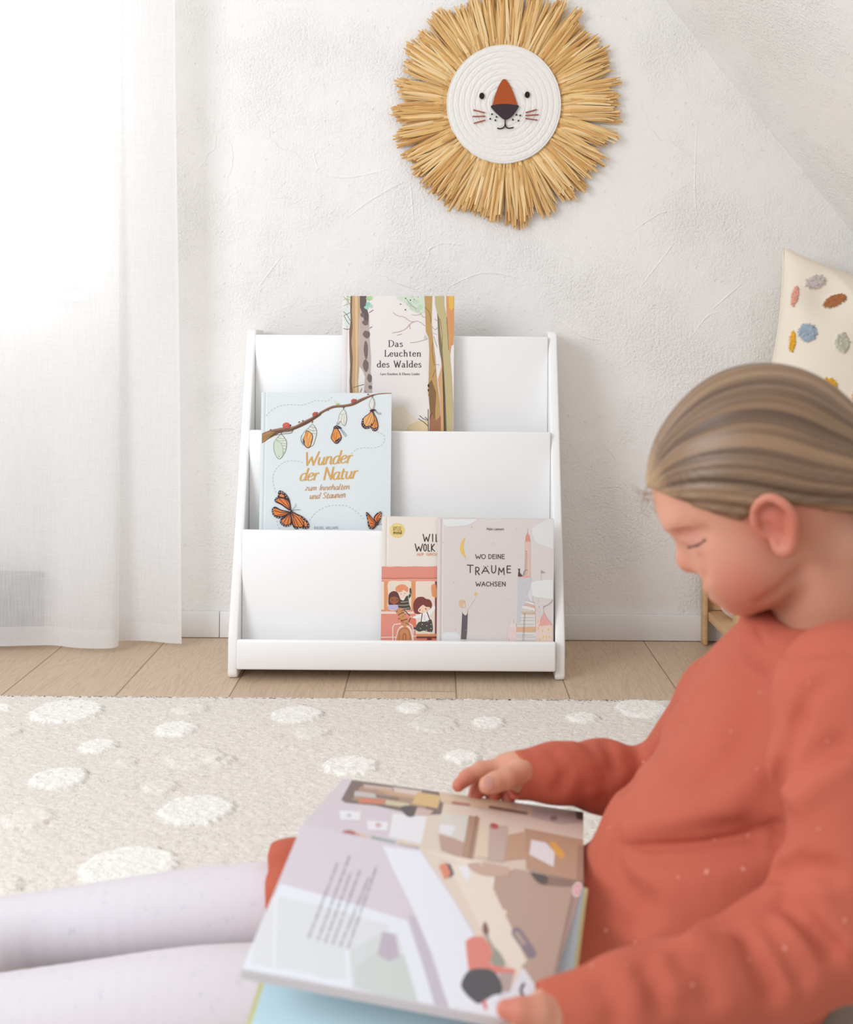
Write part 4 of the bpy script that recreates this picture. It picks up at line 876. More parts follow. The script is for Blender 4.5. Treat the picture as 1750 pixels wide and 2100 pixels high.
A.ell(*z(1095, 820), 1.2, 1.4, (60, 40, 40), n=8); A.ell(*z(1258, 790), 1.2, 1.4, (60, 40, 40), n=8); A.ell(*z(1170, 850), 1.1, .8, (220, 140, 120), n=8); A.ell(*z(1080, 855), 1.6, 1.1, (240, 170, 146), n=8); A.ell(*z(1290, 825), 1.5, 1.1, (240, 170, 146), n=8)
A.line([z(1380, 1430), z(1360, 1490)], 2.0, (248, 210, 186)); A.line([z(960, 1370), z(920, 1380)], 2.2, (248, 196, 180)); A.ell(*z(870, 1395), 2.8, 3.2, (196, 188, 222)); A.blob([z(760, 1380), z(830, 1390), z(830, 1450), z(770, 1510)], (110, 62, 66)); A.blob([z(1290, 1640), z(1320, 1570), z(1400, 1590), z(1430, 1640), z(1350, 1650)], (120, 60, 60))
A.poly([z(850, 1060), z(960, 1060), z(990, 1100), z(990, 1300), z(900, 1290), z(840, 1150)], (232, 132, 104)); A.ell(*z(850, 1010), 2.2, 1.6, (246, 190, 172))
# bus front: pale outline, luggage and round wheel arch
W_ = (250, 236, 224)
A.line([z(350, 1720), z(345, 1300), z(390, 1220), z(560, 1200)], 1.8, W_); A.line([z(800, 1190), z(880, 1240), z(910, 1330), z(910, 1720)], 1.8, W_); A.line([z(15, 1575), z(440, 1570)], 1.8, W_); A.line([z(860, 1550), z(1000, 1540)], 1.8, W_)
A.blob([z(440, 1760), z(450, 1500), z(500, 1340), z(600, 1250), z(740, 1240), z(840, 1320), z(885, 1460), z(890, 1760)], W_, 4); A.blob([z(462, 1760), z(470, 1500), z(520, 1360), z(620, 1290), z(720, 1280), z(800, 1340), z(850, 1470), z(855, 1760)], (214, 150, 104), 4)
A.line([z(525, 1720), z(530, 1480), z(590, 1360), z(680, 1325), z(770, 1370), z(820, 1500), z(825, 1720)], 1.0, (164, 98, 62), curve=True); A.line([z(660, 1460), z(630, 1520), z(630, 1640), z(665, 1680), z(705, 1640), z(705, 1520), z(665, 1460)], 1.2, (150, 86, 56), curve=True)
for q in ((540, 850, 110, 85), (600, 980, 110, 90), (660, 1100, 105, 85), (690, 1200, 100, 75)): A.ell(*z(q[0], q[1]), q[2]*Z_, q[3]*Z_, (214, 152, 104), -.3)
for q in ([(500, 960), (580, 910), (660, 885)], [(585, 1130), (660, 1095), (740, 1075)], [(660, 820), (740, 900), (815, 975)], [(790, 1150), (830, 1045)]): A.line([z(*p) for p in q], 1.7, (116, 66, 58), curve=len(q) > 2)
for q in ([(440, 870), (480, 850)], [(590, 850), (620, 830)], [(620, 1010), (640, 980)], [(500, 1070), (550, 1050)], [(570, 1110), (600, 1090)], [(620, 1160), (650, 1150)], [(700, 1180), (780, 1210)], [(690, 930), (710, 920)]): A.line([z(*p) for p in q], 1.3, (140, 84, 62))
Z_ = 180/1750.
def z(x, y): return (780+x*Z_, 1055+y*Z_)
A.clip = None; A.make('cover_artwork', M_INK, root)
T = Art(pl, base=3e-4); INK = (70, 50, 52)
for (ch, a, b, ba, h) in (('W', 868, 881.6, 1110.6, 15), ('I', 886.4, 888.6, 1110.5, 15.2), ('L', 893.6, 901, 1110.5, 14.5), ('W', 851.6, 866.8, 1130.4, 15), ('O', 869, 874.8, 1130, 14), ('L', 877.8, 881.8, 1130.2, 14), ('K', 884.4, 891.4, 1130.4, 14.5)): write(T, ch, a, b, ba, h, INK, wd=1.8)
write(T, 'AUF', 855, 869.3, 1139.2, 4.8, (228, 168, 128), wd=1.0); write(T, 'GROS', 874.8, 899, 1139.2, 4.8, (228, 168, 128), wd=1.0)
write(T, 'JUPITER', 805.5, 822.5, 1088.5, 8.5, (176, 148, 84), wd=.7, gap=.2); write(T, 'mond', 807, 824, 1095, 6.5, (70, 60, 50), wd=.8)
T.make('title_lettering', M_INK, root)
# ---- warm grey dream book standing in front of it
yb, yt = 2.104, 2.113; pz0 = Z4-.0395
k = P(898.5, 1063, yt); k2 = P(1136.5, 1063.5, yt)
root, pl = hardback('warm grey castle and moon picture book, right side of the lowest tier', k.x, k2.x, pz0, k.z, yb, yt, .0095, (227, 219, 215), groove=.006)
A = Art(pl); Z_ = 120/969.
def z(x, y): return (1030+x*Z_, 1060+y*Z_)
A.clip = [(1, .0117, -911.5-12.4+3), (-1, -.01, 1146.6), (0, 1, -1064.5), (0, -1, 1326)]
for q in ([(912, 1064), (975, 1064), (962, 1076), (930, 1080), (914, 1078)], ): A.blob(q, (236, 236, 234))
A.blob([(1098, 1110), (1092, 1085), (1110, 1072), (1136, 1066), (1140, 1122), (1118, 1120)], (232, 232, 230)); A.blob([(1090, 1196), (1112, 1190), (1138, 1192), (1140, 1225), (1110, 1226), (1088, 1218)], (236, 236, 234)); A.blob([(908, 1300), (935, 1297), (945, 1310), (935, 1330), (905, 1330)], (234, 234, 234))
A.blob([(954, 1101.5), (946.5, 1112), (943.2, 1126), (947.5, 1136), (955.8, 1145), (952.4, 1134), (950.6, 1122), (951.6, 1112)], (240, 202, 112))
def star(x, y, r, col, n=5):
    A.poly([(x+(r if i % 2 == 0 else r*.42)*math.sin(math.pi*i/n), y-(r if i % 2 == 0 else r*.42)*math.cos(math.pi*i/n)) for i in range(2*n)], col)
star(976, 1218.6, 5.0, (240, 202, 112))
for q in ((967.5, 1081, 3), (909, 1112.5, 2.4), (1013.5, 1114, 2.4), (930.5, 1194.5, 2.6), (1042, 1231.5, 2.4), (934, 1290, 2.8), (1060.5, 1085, 2.4)): star(*q, (226, 208, 172))
# towers
A.rect(*z(262, 990), *z(478, 1400), (212, 211, 214)); A.rect(*z(262, 1390), *z(500, 2100), (213, 211, 215)); A.blob([z(440, 1250), z(490, 1190), z(500, 1400), z(440, 1330)], (228, 228, 228))
A.rect(*z(378, 400), *z(468, 1010), (228, 198, 186)); A.poly([z(385, 410), z(390, 330), z(422, 258), z(455, 320), z(468, 410)], (224, 156, 138)); A.line([z(424, 258), z(424, 235)], .7, (160, 150, 150)); A.line([z(418, 200), z(426, 212)], .8, (150, 140, 140))
A.rect(*z(270, 975), *z(460, 1000), (232, 176, 164)); A.hold = True
for i in range(6): A.ell(*z(285+i*32, 1003), 1.5, 1.0, (232, 176, 164), n=8)
for q in ((415, 545), (432, 590), (432, 735), (445, 830)): A.ell(*z(*q), .9, 1.7, (240, 214, 190), n=8)
for i in range(17): A.line([z(386, 560+i*24), z(416, 560+i*24)], .5, (160, 136, 130), cap=False)
A.hold = False; A.line([z(416, 560), z(400, 760), z(390, 965)], .5, (160, 136, 130)); A.line([z(392, 560), z(384, 760), z(372, 965)], .5, (160, 136, 130))
for q in ((300, 1060, 300, 1110), (365, 1100, 365, 1140), (405, 1230, 410, 1280), (600, 1360, 600, 1400), (612, 1470, 612, 1510), (590, 1540, 590, 1580), (625, 1560, 625, 1590), (296, 1450, 296, 1480)): A.line([z(*q[:2]), z(*q[2:])], .6, (190, 188, 190))
# cat
A.blob([z(268, 985), z(268, 930), z(276, 890), z(290, 890), z(300, 930), z(335, 970), z(330, 985)], (96, 80, 82)); A.poly([z(264, 850), z(275, 862), z(288, 862), z(298, 848), z(296, 890), z(270, 890)], (96, 78, 80)); A.line([z(335, 975), z(355, 960), z(362, 915), z(390, 880), z(425, 885)], .9, (120, 104, 104), curve=True)
A.poly([z(640, 880), z(720, 925), z(650, 935)], (172, 168, 170)); A.line([z(642, 880), z(646, 1060)], .5, (205, 198, 196))
# stacked books tower with ladder
CRM, TAN, PNK = (240, 234, 228), (229, 186, 150), (231, 182, 164)
for q in ([(395, 1385), (540, 1430), (530, 1460), (385, 1412)], ): A.poly([z(*p) for p in q], CRM)
A.poly([z(392, 1430), z(545, 1475), z(535, 1510), z(385, 1462)], PNK); A.poly([z(345, 1465), z(548, 1515), z(552, 1560), z(330, 1510)], CRM); A.poly([z(340, 1535), z(545, 1575), z(545, 1590), z(340, 1570)], (236, 214, 180))
A.rect(*z(330, 1592), *z(548, 1614), TAN); A.rect(*z(310, 1616), *z(550, 1760), (229, 224, 220)); A.rect(*z(245, 1760), *z(555, 1820), (229, 224, 220)); A.poly([z(230, 1830), z(560, 1820), z(560, 1870), z(520, 1910), z(255, 1905), z(228, 1870)], TAN); A.rect(*z(225, 1910), *z(565, 2140), (229, 224, 220))
for y, a, b in ((1575, 310, 545), (1670, 300, 545), (1718, 300, 530), (1778, 250, 545), (1958, 225, 520), (1988, 235, 560), (2052, 170, 565)): A.line([z(a, y), z(b, y)], .7, (178, 166, 162))
for q in ([(225, 1910), (222, 1955)], [(548, 1515), (552, 1560)], [(168, 2052), (165, 2100)], [(345, 1465), (395, 1470)], [(395, 1385), (540, 1425)]): A.line([z(*p) for p in q], .7, (178, 160, 156))
A.line([z(368, 1590), z(352, 1850), z(332, 2130)], .5, (150, 130, 126)); A.line([z(386, 1590), z(374, 1850), z(358, 2130)], .5, (150, 130, 126)); A.hold = True
for i in range(22): A.line([z(366-i*1.5, 1605+i*24), z(386-i*1.2, 1605+i*24)], .5, (150, 130, 126), cap=False)
A.hold = False; A.z += A.step
# pink houses
A.poly([z(95, 1840), z(240, 1825), z(225, 2140), z(80, 2140)], (238, 216, 212)); A.poly([z(105, 1835), z(170, 1700), z(178, 1690), z(186, 1760), z(225, 1765), z(235, 1830)], (240, 224, 222)); A.poly([z(98, 2090), z(122, 1970), z(122, 2100)], (230, 190, 186))
for q in ((120, 1900), (178, 1890), (205, 1900)): A.line([z(*q), z(q[0], q[1]+25)], .6, (220, 190, 188))
A.poly([z(555, 1640), z(650, 1640), z(620, 1800), z(610, 2140), z(570, 2140)], (240, 214, 206)); A.rect(*z(612, 1790), *z(850, 2140), (240, 218, 202)); A.poly([z(690, 1570), z(740, 1670), z(830, 1780), z(720, 1800), z(605, 1810), z(660, 1680)], (236, 178, 172)); A.line([z(690, 1570), z(685, 1480)], .6, (160, 160, 150))
A.line([z(685, 1485), z(745, 1465), z(800, 1420), z(840, 1378)], .6, (140, 140, 130), curve=True)
A.hold = True
for q in ((705, 1490), (745, 1470), (782, 1445), (812, 1420), (836, 1385)): A.poly([z(q[0]-8, q[1]-6), z(q[0]+8, q[1]-8), z(q[0]+2, q[1]+12)], (150, 160, 146))
for q in ((598, 1730), (600, 1850), (675, 1885), (768, 1865), (685, 1985), (732, 1985), (782, 1985), (625, 2030)): A.ell(*z(*q), 1.1, 3.2, (238, 200, 110), n=10)
A.hold = False; A.z += A.step
# child reaching for the star
A.poly([(948.5, 1255), (952, 1253.5), (957, 1256), (959.5, 1254), (958.2, 1290), (956.5, 1311), (945.8, 1310.5), (947, 1285)], (108, 100, 104)); A.blob([(949, 1256), (952, 1248), (957, 1247), (959, 1256), (955, 1262)], (232, 218, 210)); A.line([(957, 1250), (964, 1241), (974, 1226)], 2.2, (238, 226, 220), curve=True); A.ell(951, 1241, 3.8, 4.4, (240, 214, 198)); A.blob([(942, 1233), (948, 1230.5), (954, 1233), (951, 1240), (948, 1246), (943, 1243)], (226, 196, 160)); A.line([(949, 1265), (947.6, 1305)], .5, (88, 82, 86)); A.ell(955.8, 1292, .7, .7, (220, 214, 210), n=8)
A.clip = None; A.make('cover_artwork', M_INK, root)
T = Art(pl, base=3e-4); INK = (80, 56, 60)
write(T, 'WO', 975.4, 996, 1145.8, 8.8, INK, wd=1.25); write(T, 'DEINE', 1002.2, 1034.8, 1145.8, 8.8, INK, wd=1.25, gap=.2)
for (ch, a, b, ba, h) in (('T', 958.3, 970.8, 1174.3, 15.4), ('R', 975, 983.6, 1178.8, 15.4), ('A', 988.4, 1003.2, 1175.8, 13), ('U', 1007.6, 1017.8, 1175, 15.2), ('M', 1022.2, 1034.8, 1178.4, 14), ('E', 1039.4, 1047.6, 1174.6, 14)): write(T, ch, a, b, ba, h, INK, wd=1.75)
T.ell(992.4, 1161.3, .95, .95, INK, n=10); T.ell(1000.4, 1161.2, .95, .95, INK, n=10)
write(T, 'WACHSEN', 976, 1037, 1202.1, 8.9, INK, wd=1.25, gap=.2)
write(T, 'Malin Lammers', 998.5, 1033.5, 1087, 4.4, (120, 108, 106), wd=.65, gap=.14)
T.make('title_lettering', M_INK, root)
# ================================================================== rug with tufted dots
def gnd(px, py, z=.012):
    r = ray(px, py); t = (z-CAM_H)/r.z; return r.x*t, t
def rug():
    ry1 = gnd(900, 1431)[1]; x0, x1, y0 = -1.45, 1.05, .58
    dots = [(137, 1455, 73, 23), (8, 1447, 20, 9), (610, 1461, 53, 16), (362, 1491, 44, 14), (846, 1448, 32, 11), (1003, 1477, 34, 10), (1197, 1468, 33, 11), (1318, 1450, 55, 14), (200, 1526, 40, 10), (122, 1591, 57, 19),
            (720, 1566, 56, 18), (948, 1547, 37, 12), (404, 1656, 76, 24), (265, 1773, 98, 36), (1120, 1640, 60, 18), (-150, 1520, 60, 18)]
    carved = [(390, 1452, 36), (640, 1500, 36), (15, 1500, 28), (330, 1612, 36), (60, 1676, 52), (890, 1482, 50), (400, 1552, 60), (455, 1558, 30), (15, 1815, 36), (260, 1560, 24)]
    nx, ny = 640, 460; xs = np.linspace(x0, x1, nx); t = np.linspace(0, 1, ny); ys = ry1-(ry1-y0)*t**1.15
    X, Y = np.meshgrid(xs, ys); rg = np.random.RandomState(7); Zh = np.full(X.shape, .0115)
    Cb = np.array(lin((234, 226, 216))); Cw = np.array(lin((248, 244, 236))); col = np.tile(Cb, X.shape+(1,))
    def fuzz(s): return rg.normal(size=X.shape)*s
    edge = vnoise(np.stack([X*260, Y*260, 0*X], -1), 3)*.0035+fuzz(.0015)
    pu = np.zeros(X.shape)
    for (cx, cy, rx, ry_) in dots:
        gx, gy = gnd(cx, cy, .016); r = rx*gy/F_PX
        d = np.hypot(X-gx, (Y-gy))+edge; m = np.clip((r-d)/.004, 0, 1); Zh += m*.0042; m2 = np.clip((r-d)/.0015, 0, 1); col = col*(1-m2[..., None])+Cw*m2[..., None]
    for (cx, cy, rx) in carved:
        gx, gy = gnd(cx, cy, .014); r = rx*gy/F_PX
        d = np.hypot(X-gx, Y-gy)+edge; m = np.clip((r-d)/.004, 0, 1); Zh += m*.0036; col = col*(1-.25*m[..., None])+Cw*.25*m[..., None]
    col *= (1+vnoise(np.stack([X*7, Y*7, 0*X], -1), 9)*.03+fuzz(.04))[..., None]
    Zh += fuzz(.0007); Zh[0, :] = .001; Zh[:, 0] = .001; Zh[:, -1] = .001; Zh[-1, :] = .001
    Y[0, :] += fuzz(.003)[0, :]-.002; Y[1, :] = ry1-.004+fuzz(.0022)[1, :]; Y[2, :] = np.minimum(Y[2, :], ry1-.009)
    X = X+fuzz(.0006)
    V = np.stack([X, Y, Zh], -1).reshape(-1, 3); i = np.arange(ny*nx).reshape(ny, nx); Q = np.stack([i[:-1, :-1], i[1:, :-1], i[1:, 1:], i[:-1, 1:]], -1).reshape(-1, 4)
    t = NT('rug_pile'); a = t.n('ShaderNodeAttribute'); a.attribute_name = 'Col'; t.set(Roughness=.95); t.b.inputs['Specular IOR Level'].default_value = .05
    v = t.coords(); sp = t.noise(v, 330, 3, .65); mx = t.n('ShaderNodeMix', data_type='RGBA', blend_type='MULTIPLY'); mx.inputs[0].default_value = 1; t.l(a.outputs['Color'], mx.inputs[6]); t.l(t.ramp(sp, [(.34, (.82, .805, .79)), (.48, (1, 1, 1))]), mx.inputs[7]); t.l(mx.outputs[2], t.b.inputs['Base Color'])
    t.bump(sp, .45, .002)
    o = link_np('rug', V, Q, t.m, None, cols=np.concatenate([col.reshape(-1, 3), np.ones((ny*nx, 1))], 1))
    tag(o, 'soft beige rug with raised cream dots on the wooden floor', 'rug')
rug()
# ================================================================== oak bench at the right, toy and cushion on it
M_OAK = None
def oak():
    t = NT('oak_board'); v = t.coords((3, 3, 40)); n = t.noise(v, 2.2, 4, .6, .8)
    t.l(t.ramp(n, [(.3, lin((206, 164, 118))), (.7, lin((226, 188, 142)))]), t.b.inputs['Base Color']); t.set(Roughness=.5); return t.m
M_OAK = oak()
bx0 = P(1441, 1310, WALL_Y-.03).x
bench = thing('wooden_bench', 'low open oak bench standing against the wall behind the child', 'bench', (bx0+.27, 2.24, 0))
bY0, bY1, bX1, top_ = 2.10, WALL_Y-.014, bx0+.46, .3675
for x in (bx0, bX1-.03):
    for y in (bY0, bY1-.03): bm_obj('leg', box_bm(x, x+(.030 if y == bY0 else .0085), y, y+.03, .0005, top_, .002), M_OAK, bench)
bm_obj('back_panel', box_bm(bx0+.0087, bX1-.002, bY1-.012, bY1-.001, .0702, top_-.001, .001), M_OAK, bench)
bm_obj('shelf_board', box_bm(bx0+.0087, bX1-.002, bY0+.03, bY1-.0125, .052, .07, .002), M_OAK, bench)
bm_obj('seat_board', box_bm(bx0-.004, bX1+.004, bY0-.004, bY1-.0005, top_+.0003, top_+.022, .004), M_OAK, bench)
# folded pale cloth bundle on the bench shelf
v = Vol((.55, 2.1, .06), (.85, 2.38, .22), .004)
c0 = P(1512, 1248, 2.30)
v.ell((c0.x, 2.30, .125), (.036, .05, .055), .01); v.ell((c0.x+.05, 2.29, .115), (.05, .055, .045), .02); v.ell((c0.x+.10, 2.28, .13), (.05, .05, .055), .02)
v.fold([(c0.x-.04, 2.25, .10), (c0.x, 2.245, .125), (c0.x+.05, 2.24, .11)], .006, .008); v.fold([(c0.x-.03, 2.25, .15), (c0.x+.02, 2.245, .16), (c0.x+.09, 2.24, .14)], .005, .008)
VV, QQ = v.mesh()
VV = VV+.0035*np.stack([vnoise(VV*130, 4), vnoise(VV*150, 5), vnoise(VV*140, 6)], 1); VV[:, 2] = np.maximum(VV[:, 2], .0705)
o = link_np('cloth_bundle', VV, QQ, simple('grey_white_cotton', (236, 231, 228), .9, .1, bump=(300, .2, .001)), None)
tag(o, 'pale grey crumpled cloth bundle lying on the lower shelf of the oak bench', 'cloth')
# cushion with tufted patches
def pillow():
    c = P(1812, 770, 2.2); S = .215; ang = math.radians(-13); n = 170; rg = np.random.RandomState(5)
    u = np.linspace(-1, 1, n); U, W = np.meshgrid(u, u); r4 = (1-np.abs(U)**2.6)*(1-np.abs(W)**2.6)
    pin = 1-.10*(1-W**2)*np.abs(U)**3; pin2 = 1-.13*(1-U**2)*np.abs(W)**3
    A_, B_ = U*pin*S*np.where(U > 0, .48, 1), W*pin2*S*(1-.24*np.clip(U, 0, 1))
    th = .075*np.clip(r4, 0, 1)**.55*(1-.45*np.exp(-((U+.62)**2+(W-.62)**2)/.05))
    th = th+.006*np.exp(-(((U+.38)*.8+(W-.72)*.6)/.07)**2)*np.clip(r4, 0, 1)**.5
    def face(sg):
        x = c.x+A_*math.cos(ang)-B_*math.sin(ang); zz = c.z+A_*math.sin(ang)+B_*math.cos(ang); y = 2.27-sg*th-(c.z-zz)*.18
        return x, y, zz
    V, K, F = [], [], []
    base = np.array(lin((242, 230, 212)))
    patches = [(1672, 578, 22, 14, -.3, (206, 194, 188)), (1712, 616, 26, 12, -.45, (172, 112, 72)), (1656, 682, 20, 20, -.8, (160, 174, 184)), (1727, 703, 15, 22, 0, (196, 194, 172)), (1625, 700, 7, 22, .1, (228, 168, 50)), (1630, 606, 7, 24, .2, (226, 160, 138)),
               (1700, 792, 17, 17, 0, (230, 172, 56)), (1762, 810, 16, 20, 0, (206, 150, 110)), (1790, 660, 20, 18, .4, (226, 160, 138)), (1640, 800, 18, 16, .3, (160, 174, 184)), (1860, 760, 18, 20, 0, (172, 112, 72)), (1830, 620, 18, 16, 0, (228, 168, 50)), (1680, 890, 20, 16, 0, (206, 194, 188)), (1800, 900, 18, 18, .5, (196, 194, 172))]
    for sg in (1, -1):
        x, y, zz = face(sg); col = np.tile(base, x.shape+(1,)); px = VX+x*F_PX/y-ROLL*(CAM_H-zz)*F_PX/y; py = VY+(CAM_H-zz)*F_PX/y+ROLL*x*F_PX/y
        jit = rg.normal(size=x.shape)*.05+vnoise(np.stack([px*.16, py*.16, 0*px], -1), 2)*.16
        for (cx, cy, rx, ry, rt, cc) in patches if sg == 1 else []:
            dx, dy = px-cx, py-cy; q = np.sqrt(((dx*math.cos(rt)+dy*math.sin(rt))/rx)**2+((-dx*math.sin(rt)+dy*math.cos(rt))/ry)**2)+jit
            m = np.clip((1-q)/.06, 0, 1); col = col*(1-m[..., None])+np.array(lin(cc))*m[..., None]*(1+rg.normal(size=x.shape)*.08)[..., None]; y = y-m*(.0045+rg.normal(size=x.shape)*.001)
        b = len(V); V += list(zip(x.ravel(), y.ravel(), zz.ravel())); K += [(*q, 1) for q in col.reshape(-1, 3)]
        i = b+np.arange(n*n).reshape(n, n); q = np.stack([i[:-1, :-1], i[:-1, 1:], i[1:, 1:], i[1:, :-1]], -1).reshape(-1, 4)
        F += [tuple(t) for t in (q if sg == 1 else q[:, ::-1])]
    low = min(p[2] for p in V); V = [(p[0], p[1], p[2]) for p in V]
    root = thing('cushion', 'cream cushion with colourful tufted patches leaning on the wall above the bench', 'cushion', (c.x, 2.25, top_+.02))
    link('cushion_cover', V, F, attr_mat('cotton_canvas', .9, .1, bump=(500, .15, .0008)), root, cols=K, smooth=True)
    # piped seam round the edge
    x, y, zz = face(0); ring = [(x[0, i], y[0, i], zz[0, i]) for i in range(n)]+[(x[i, -1], y[i, -1], zz[i, -1]) for i in range(1, n)]+[(x[-1, i], y[-1, i], zz[-1, i]) for i in range(n-2, -1, -1)]+[(x[i, 0], y[i, 0], zz[i, 0]) for i in range(n-2, -1, -1)]
    Vt, Ft = tube(ring[::4]+[ring[0]], .0028, 6); link('seam_piping', Vt, Ft, simple('cream_piping', (236, 224, 204), .9, .1), root, smooth=True)
pillow()
# ================================================================== the child reading on the floor
def skin_mat():
    t = NT('skin'); a = t.n('ShaderNodeAttribute'); a.attribute_name = 'Col'; t.l(a.outputs['Color'], t.b.inputs['Base Color']); t.set(Roughness=.5)
    t.b.inputs['Specular IOR Level'].default_value = .3; t.b.inputs['Subsurface Weight'].default_value = .25; t.b.inputs['Subsurface Radius'].default_value = (1, .35, .2); t.b.inputs['Subsurface Scale'].default_value = .006
    return t.m
PSI, PHI, HS = math.radians(17), math.radians(28), .975
F0 = np.array([-math.cos(PSI), math.sin(PSI), 0]); ZU = np.array([0, 0, 1.0])
HF = F0*math.cos(PHI)-ZU*math.sin(PHI); HU = ZU*math.cos(PHI)+F0*math.sin(PHI); HL = np.cross(HU, HF)
HO = np.array(P(1614, 1052, .93))
def H(f, l, u): return HO+HS*(f*HF+l*HL+u*HU)
HM = np.stack([HF, HL, HU])
girl = thing('person', 'child in a rust red long sleeved dress reading a picture book on the floor', 'person', tuple(P(1500, 2060, .98)*1.0))
girl.location.z = .02
# ---- pose (joints in the room)
FW = P(1078, 1588, 1.10); FE = P(1352, 1618, 1.165); FS = P(1500, 1452, 1.085)          # far wrist, elbow, shoulder
NS = P(1752, 1440, .80); NE = P(1722, 1890, .765); NW = P(1142, 2096, .712)               # near shoulder, elbow, wrist
FK, FA = P(590, 1866, 1.06), P(-140, 1926, 1.10)                                          # far knee, ankle
NK, NA = P(600, 2052, .955), P(-140, 2092, .985)                                          # near knee, ankle
HIPF, HIPN = P(1480, 1905, 1.045), P(1480, 1975, .925)
NECK0, NECK1 = H(-.020, 0, -.035), np.array(P(1712, 1345, .945))
def build_body():
    v = Vol((-.60, .60, -.0), (.50, 1.30, .66), .0024)
    S = HS
    v.ell(H(-.001, 0, .040), np.array((.084, .0715, .082))*S, .01, HM)          # skull
    v.ell(H(.037, 0, .041), np.array((.0605, .057, .058))*S, .02, HM)             # forehead
    v.ell(H(.040, 0, -.010), np.array((.046, .052, .052))*S, .02, HM)            # mid face
    v.ell(H(.036, 0, -.034), np.array((.044, .043, .027))*S, .018, HM)            # jaw
    v.ball(H(.070, 0, -.046), .0130*S, .02)
    for s in (1, -1):
        v.ell(H(.052, s*.030, -.019), np.array((.030, .024, .028))*S, .02, HM)    # cheek
        v.ell(H(.077, s*.022, .036), np.array((.016, .022, .009))*S, .012, HM)    # brow
        v.ball(H(.0655, s*.029, .010), .0125*S, .006)                             # eyelid
        v.fold([H(.079, s*.016, .004), H(.080, s*.029, .0015), H(.073, s*.041, .003)], .0028, .0022)
        v.ball(H(.086, s*.0085, -.008), .0062*S, .006)                            # nostril wing
    v.cone(H(.0805, 0, .024), H(.0925, 0, .001), .0062*S, .0092*S, .010)         # nose
    v.ball(H(.0930, 0, -.0025), .0092*S, .006)
    v.ell(H(.0845, 0, -.0285), np.array((.008, .017, .005))*S, .008, HM); v.ell(H(.082, 0, -.037), np.array((.008, .015, .0055))*S, .008, HM)
    v.fold([H(.090, -.016, -.0335), H(.094, 0, -.0325), H(.090, .016, -.0335)], .002, .002)
    # ears: bowl, rim and lobe
    def E(f, l, u): return H(.0075+(f+.004)*.80, np.sign(l)*(.0665+(abs(l)-.066)*.95), +.0075+u*.78)
    for s in (1, -1):
        rim = [E(.010, s*.066, -.010), E(.013, s*.070, .006), E(.004, s*.075, .021), E(-.011, s*.078, .024), E(-.021, s*.079, .012), E(-.022, s*.077, -.004), E(-.015, s*.073, -.019), E(-.005, s*.069, -.031), E(.003, s*.066, -.030), E(.006, s*.066, -.020)]
        v.ell(E(-.006, s*.067, -.003), np.array((.0145, .006, .0205))*S, .006, HM)
        v.chain(catmull([tuple(p) for p in rim], 3), np.interp(np.linspace(0, 9, 28), range(10), [.0028, .0029, .0031, .0034, .0036, .0035, .0036, .0046, .0044, .0028]), .003)
        inner = [E(.006, s*.078, .012), E(-.008, s*.080, .015), E(-.014, s*.080, .004), E(-.010, s*.078, -.010)]
        v.fold(inner, .0032, .0034)
        v.ball(E(.003, s*.078, -.010), .0062, .003, 's')
        v.fold([E(.004, s*.070, -.003), E(.002, s*.070, -.010), E(-.002, s*.070, -.016)], .005, .005)
    v.cone(NECK0, NECK1, .043, .051, .010)
    v.fold(v.on([(1566, 1232, .93), (1600, 1212, .9), (1632, 1184, .89), (1655, 1158, .885)]), [.003, .0045, .004, .001], .0055)
    # trunk
    for (x, y, Y, rx, ry) in ((1690, 1400, .945, 150, .105), (1630, 1500, .955, 185, .115), (1560, 1640, .965, 190, .11), (1500, 1770, .975, 190, .11)):
        r = px2m(rx, Y); v.ell(P(x, y, Y), (r, ry, r*.72), .03)
    NB = P(1718, 1420, .945); v.cone(NB, NS, .032, .034, .02); v.cone(NB, FS, .032, .034, .02)
    # arms
    v.chain([NS, NE, NW], [.034, .020, .018], .015); v.chain([FS, FE, FW], [.036, .024, .017], .015)
    # legs and feet
    v.chain([HIPF, FK, FA], [.042, .036, .026], .02); v.chain([HIPN, NK, NA], [.042, .039, .027], .02)
    for a in (FA, NA):
        a = np.array(a); v.cone(a, a+[-.02, .0, .085], .024, .017, .012)
    # far hand: resting on the head of the page, fingers bent over its edge
    def finger(pts, r0, r1, k=.004):
        n = len(pts); v.chain([P(*p) for p in pts], [r0+(r1-r0)*i/(n-1) for i in range(n)], k)
    v.chain([FW, P(1055, 1575, 1.108), P(1035, 1572, 1.112)], [.016, .0145, .0115], .008); v.chain([FW, P(1062, 1588, 1.124), P(1048, 1592, 1.130)], [.015, .0125, .0105], .008)
    finger([(1040, 1570, 1.112), (987, 1580, 1.105), (958, 1594, 1.098), (940, 1611, 1.09)], .0092, .0062)
    finger([(1040, 1582, 1.122), (1000, 1597, 1.118), (980, 1620, 1.108), (968, 1645, 1.10)], .0090, .0064)
    finger([(1046, 1590, 1.132), (1022, 1606, 1.125), (1012, 1630, 1.115), (1008, 1652, 1.106)], .0085, .0062)
    finger([(1062, 1600, 1.138), (1050, 1612, 1.128), (1044, 1632, 1.12), (1042, 1652, 1.112)], .0080, .0056)
    finger([(1070, 1582, 1.088), (1040, 1596, 1.076), (1016, 1604, 1.070), (1000, 1610, 1.066)], .0105, .0085)
    # near hand: thumb on top of the page corner, fingers under the book
    v.cone(NW, P(1118, 2120, .712), .020, .022, .01)
    finger([(1140, 2092, .706), (1108, 2078, .700), (1070, 2074, .698), (1036, 2070, .700)], .0115, .0058)
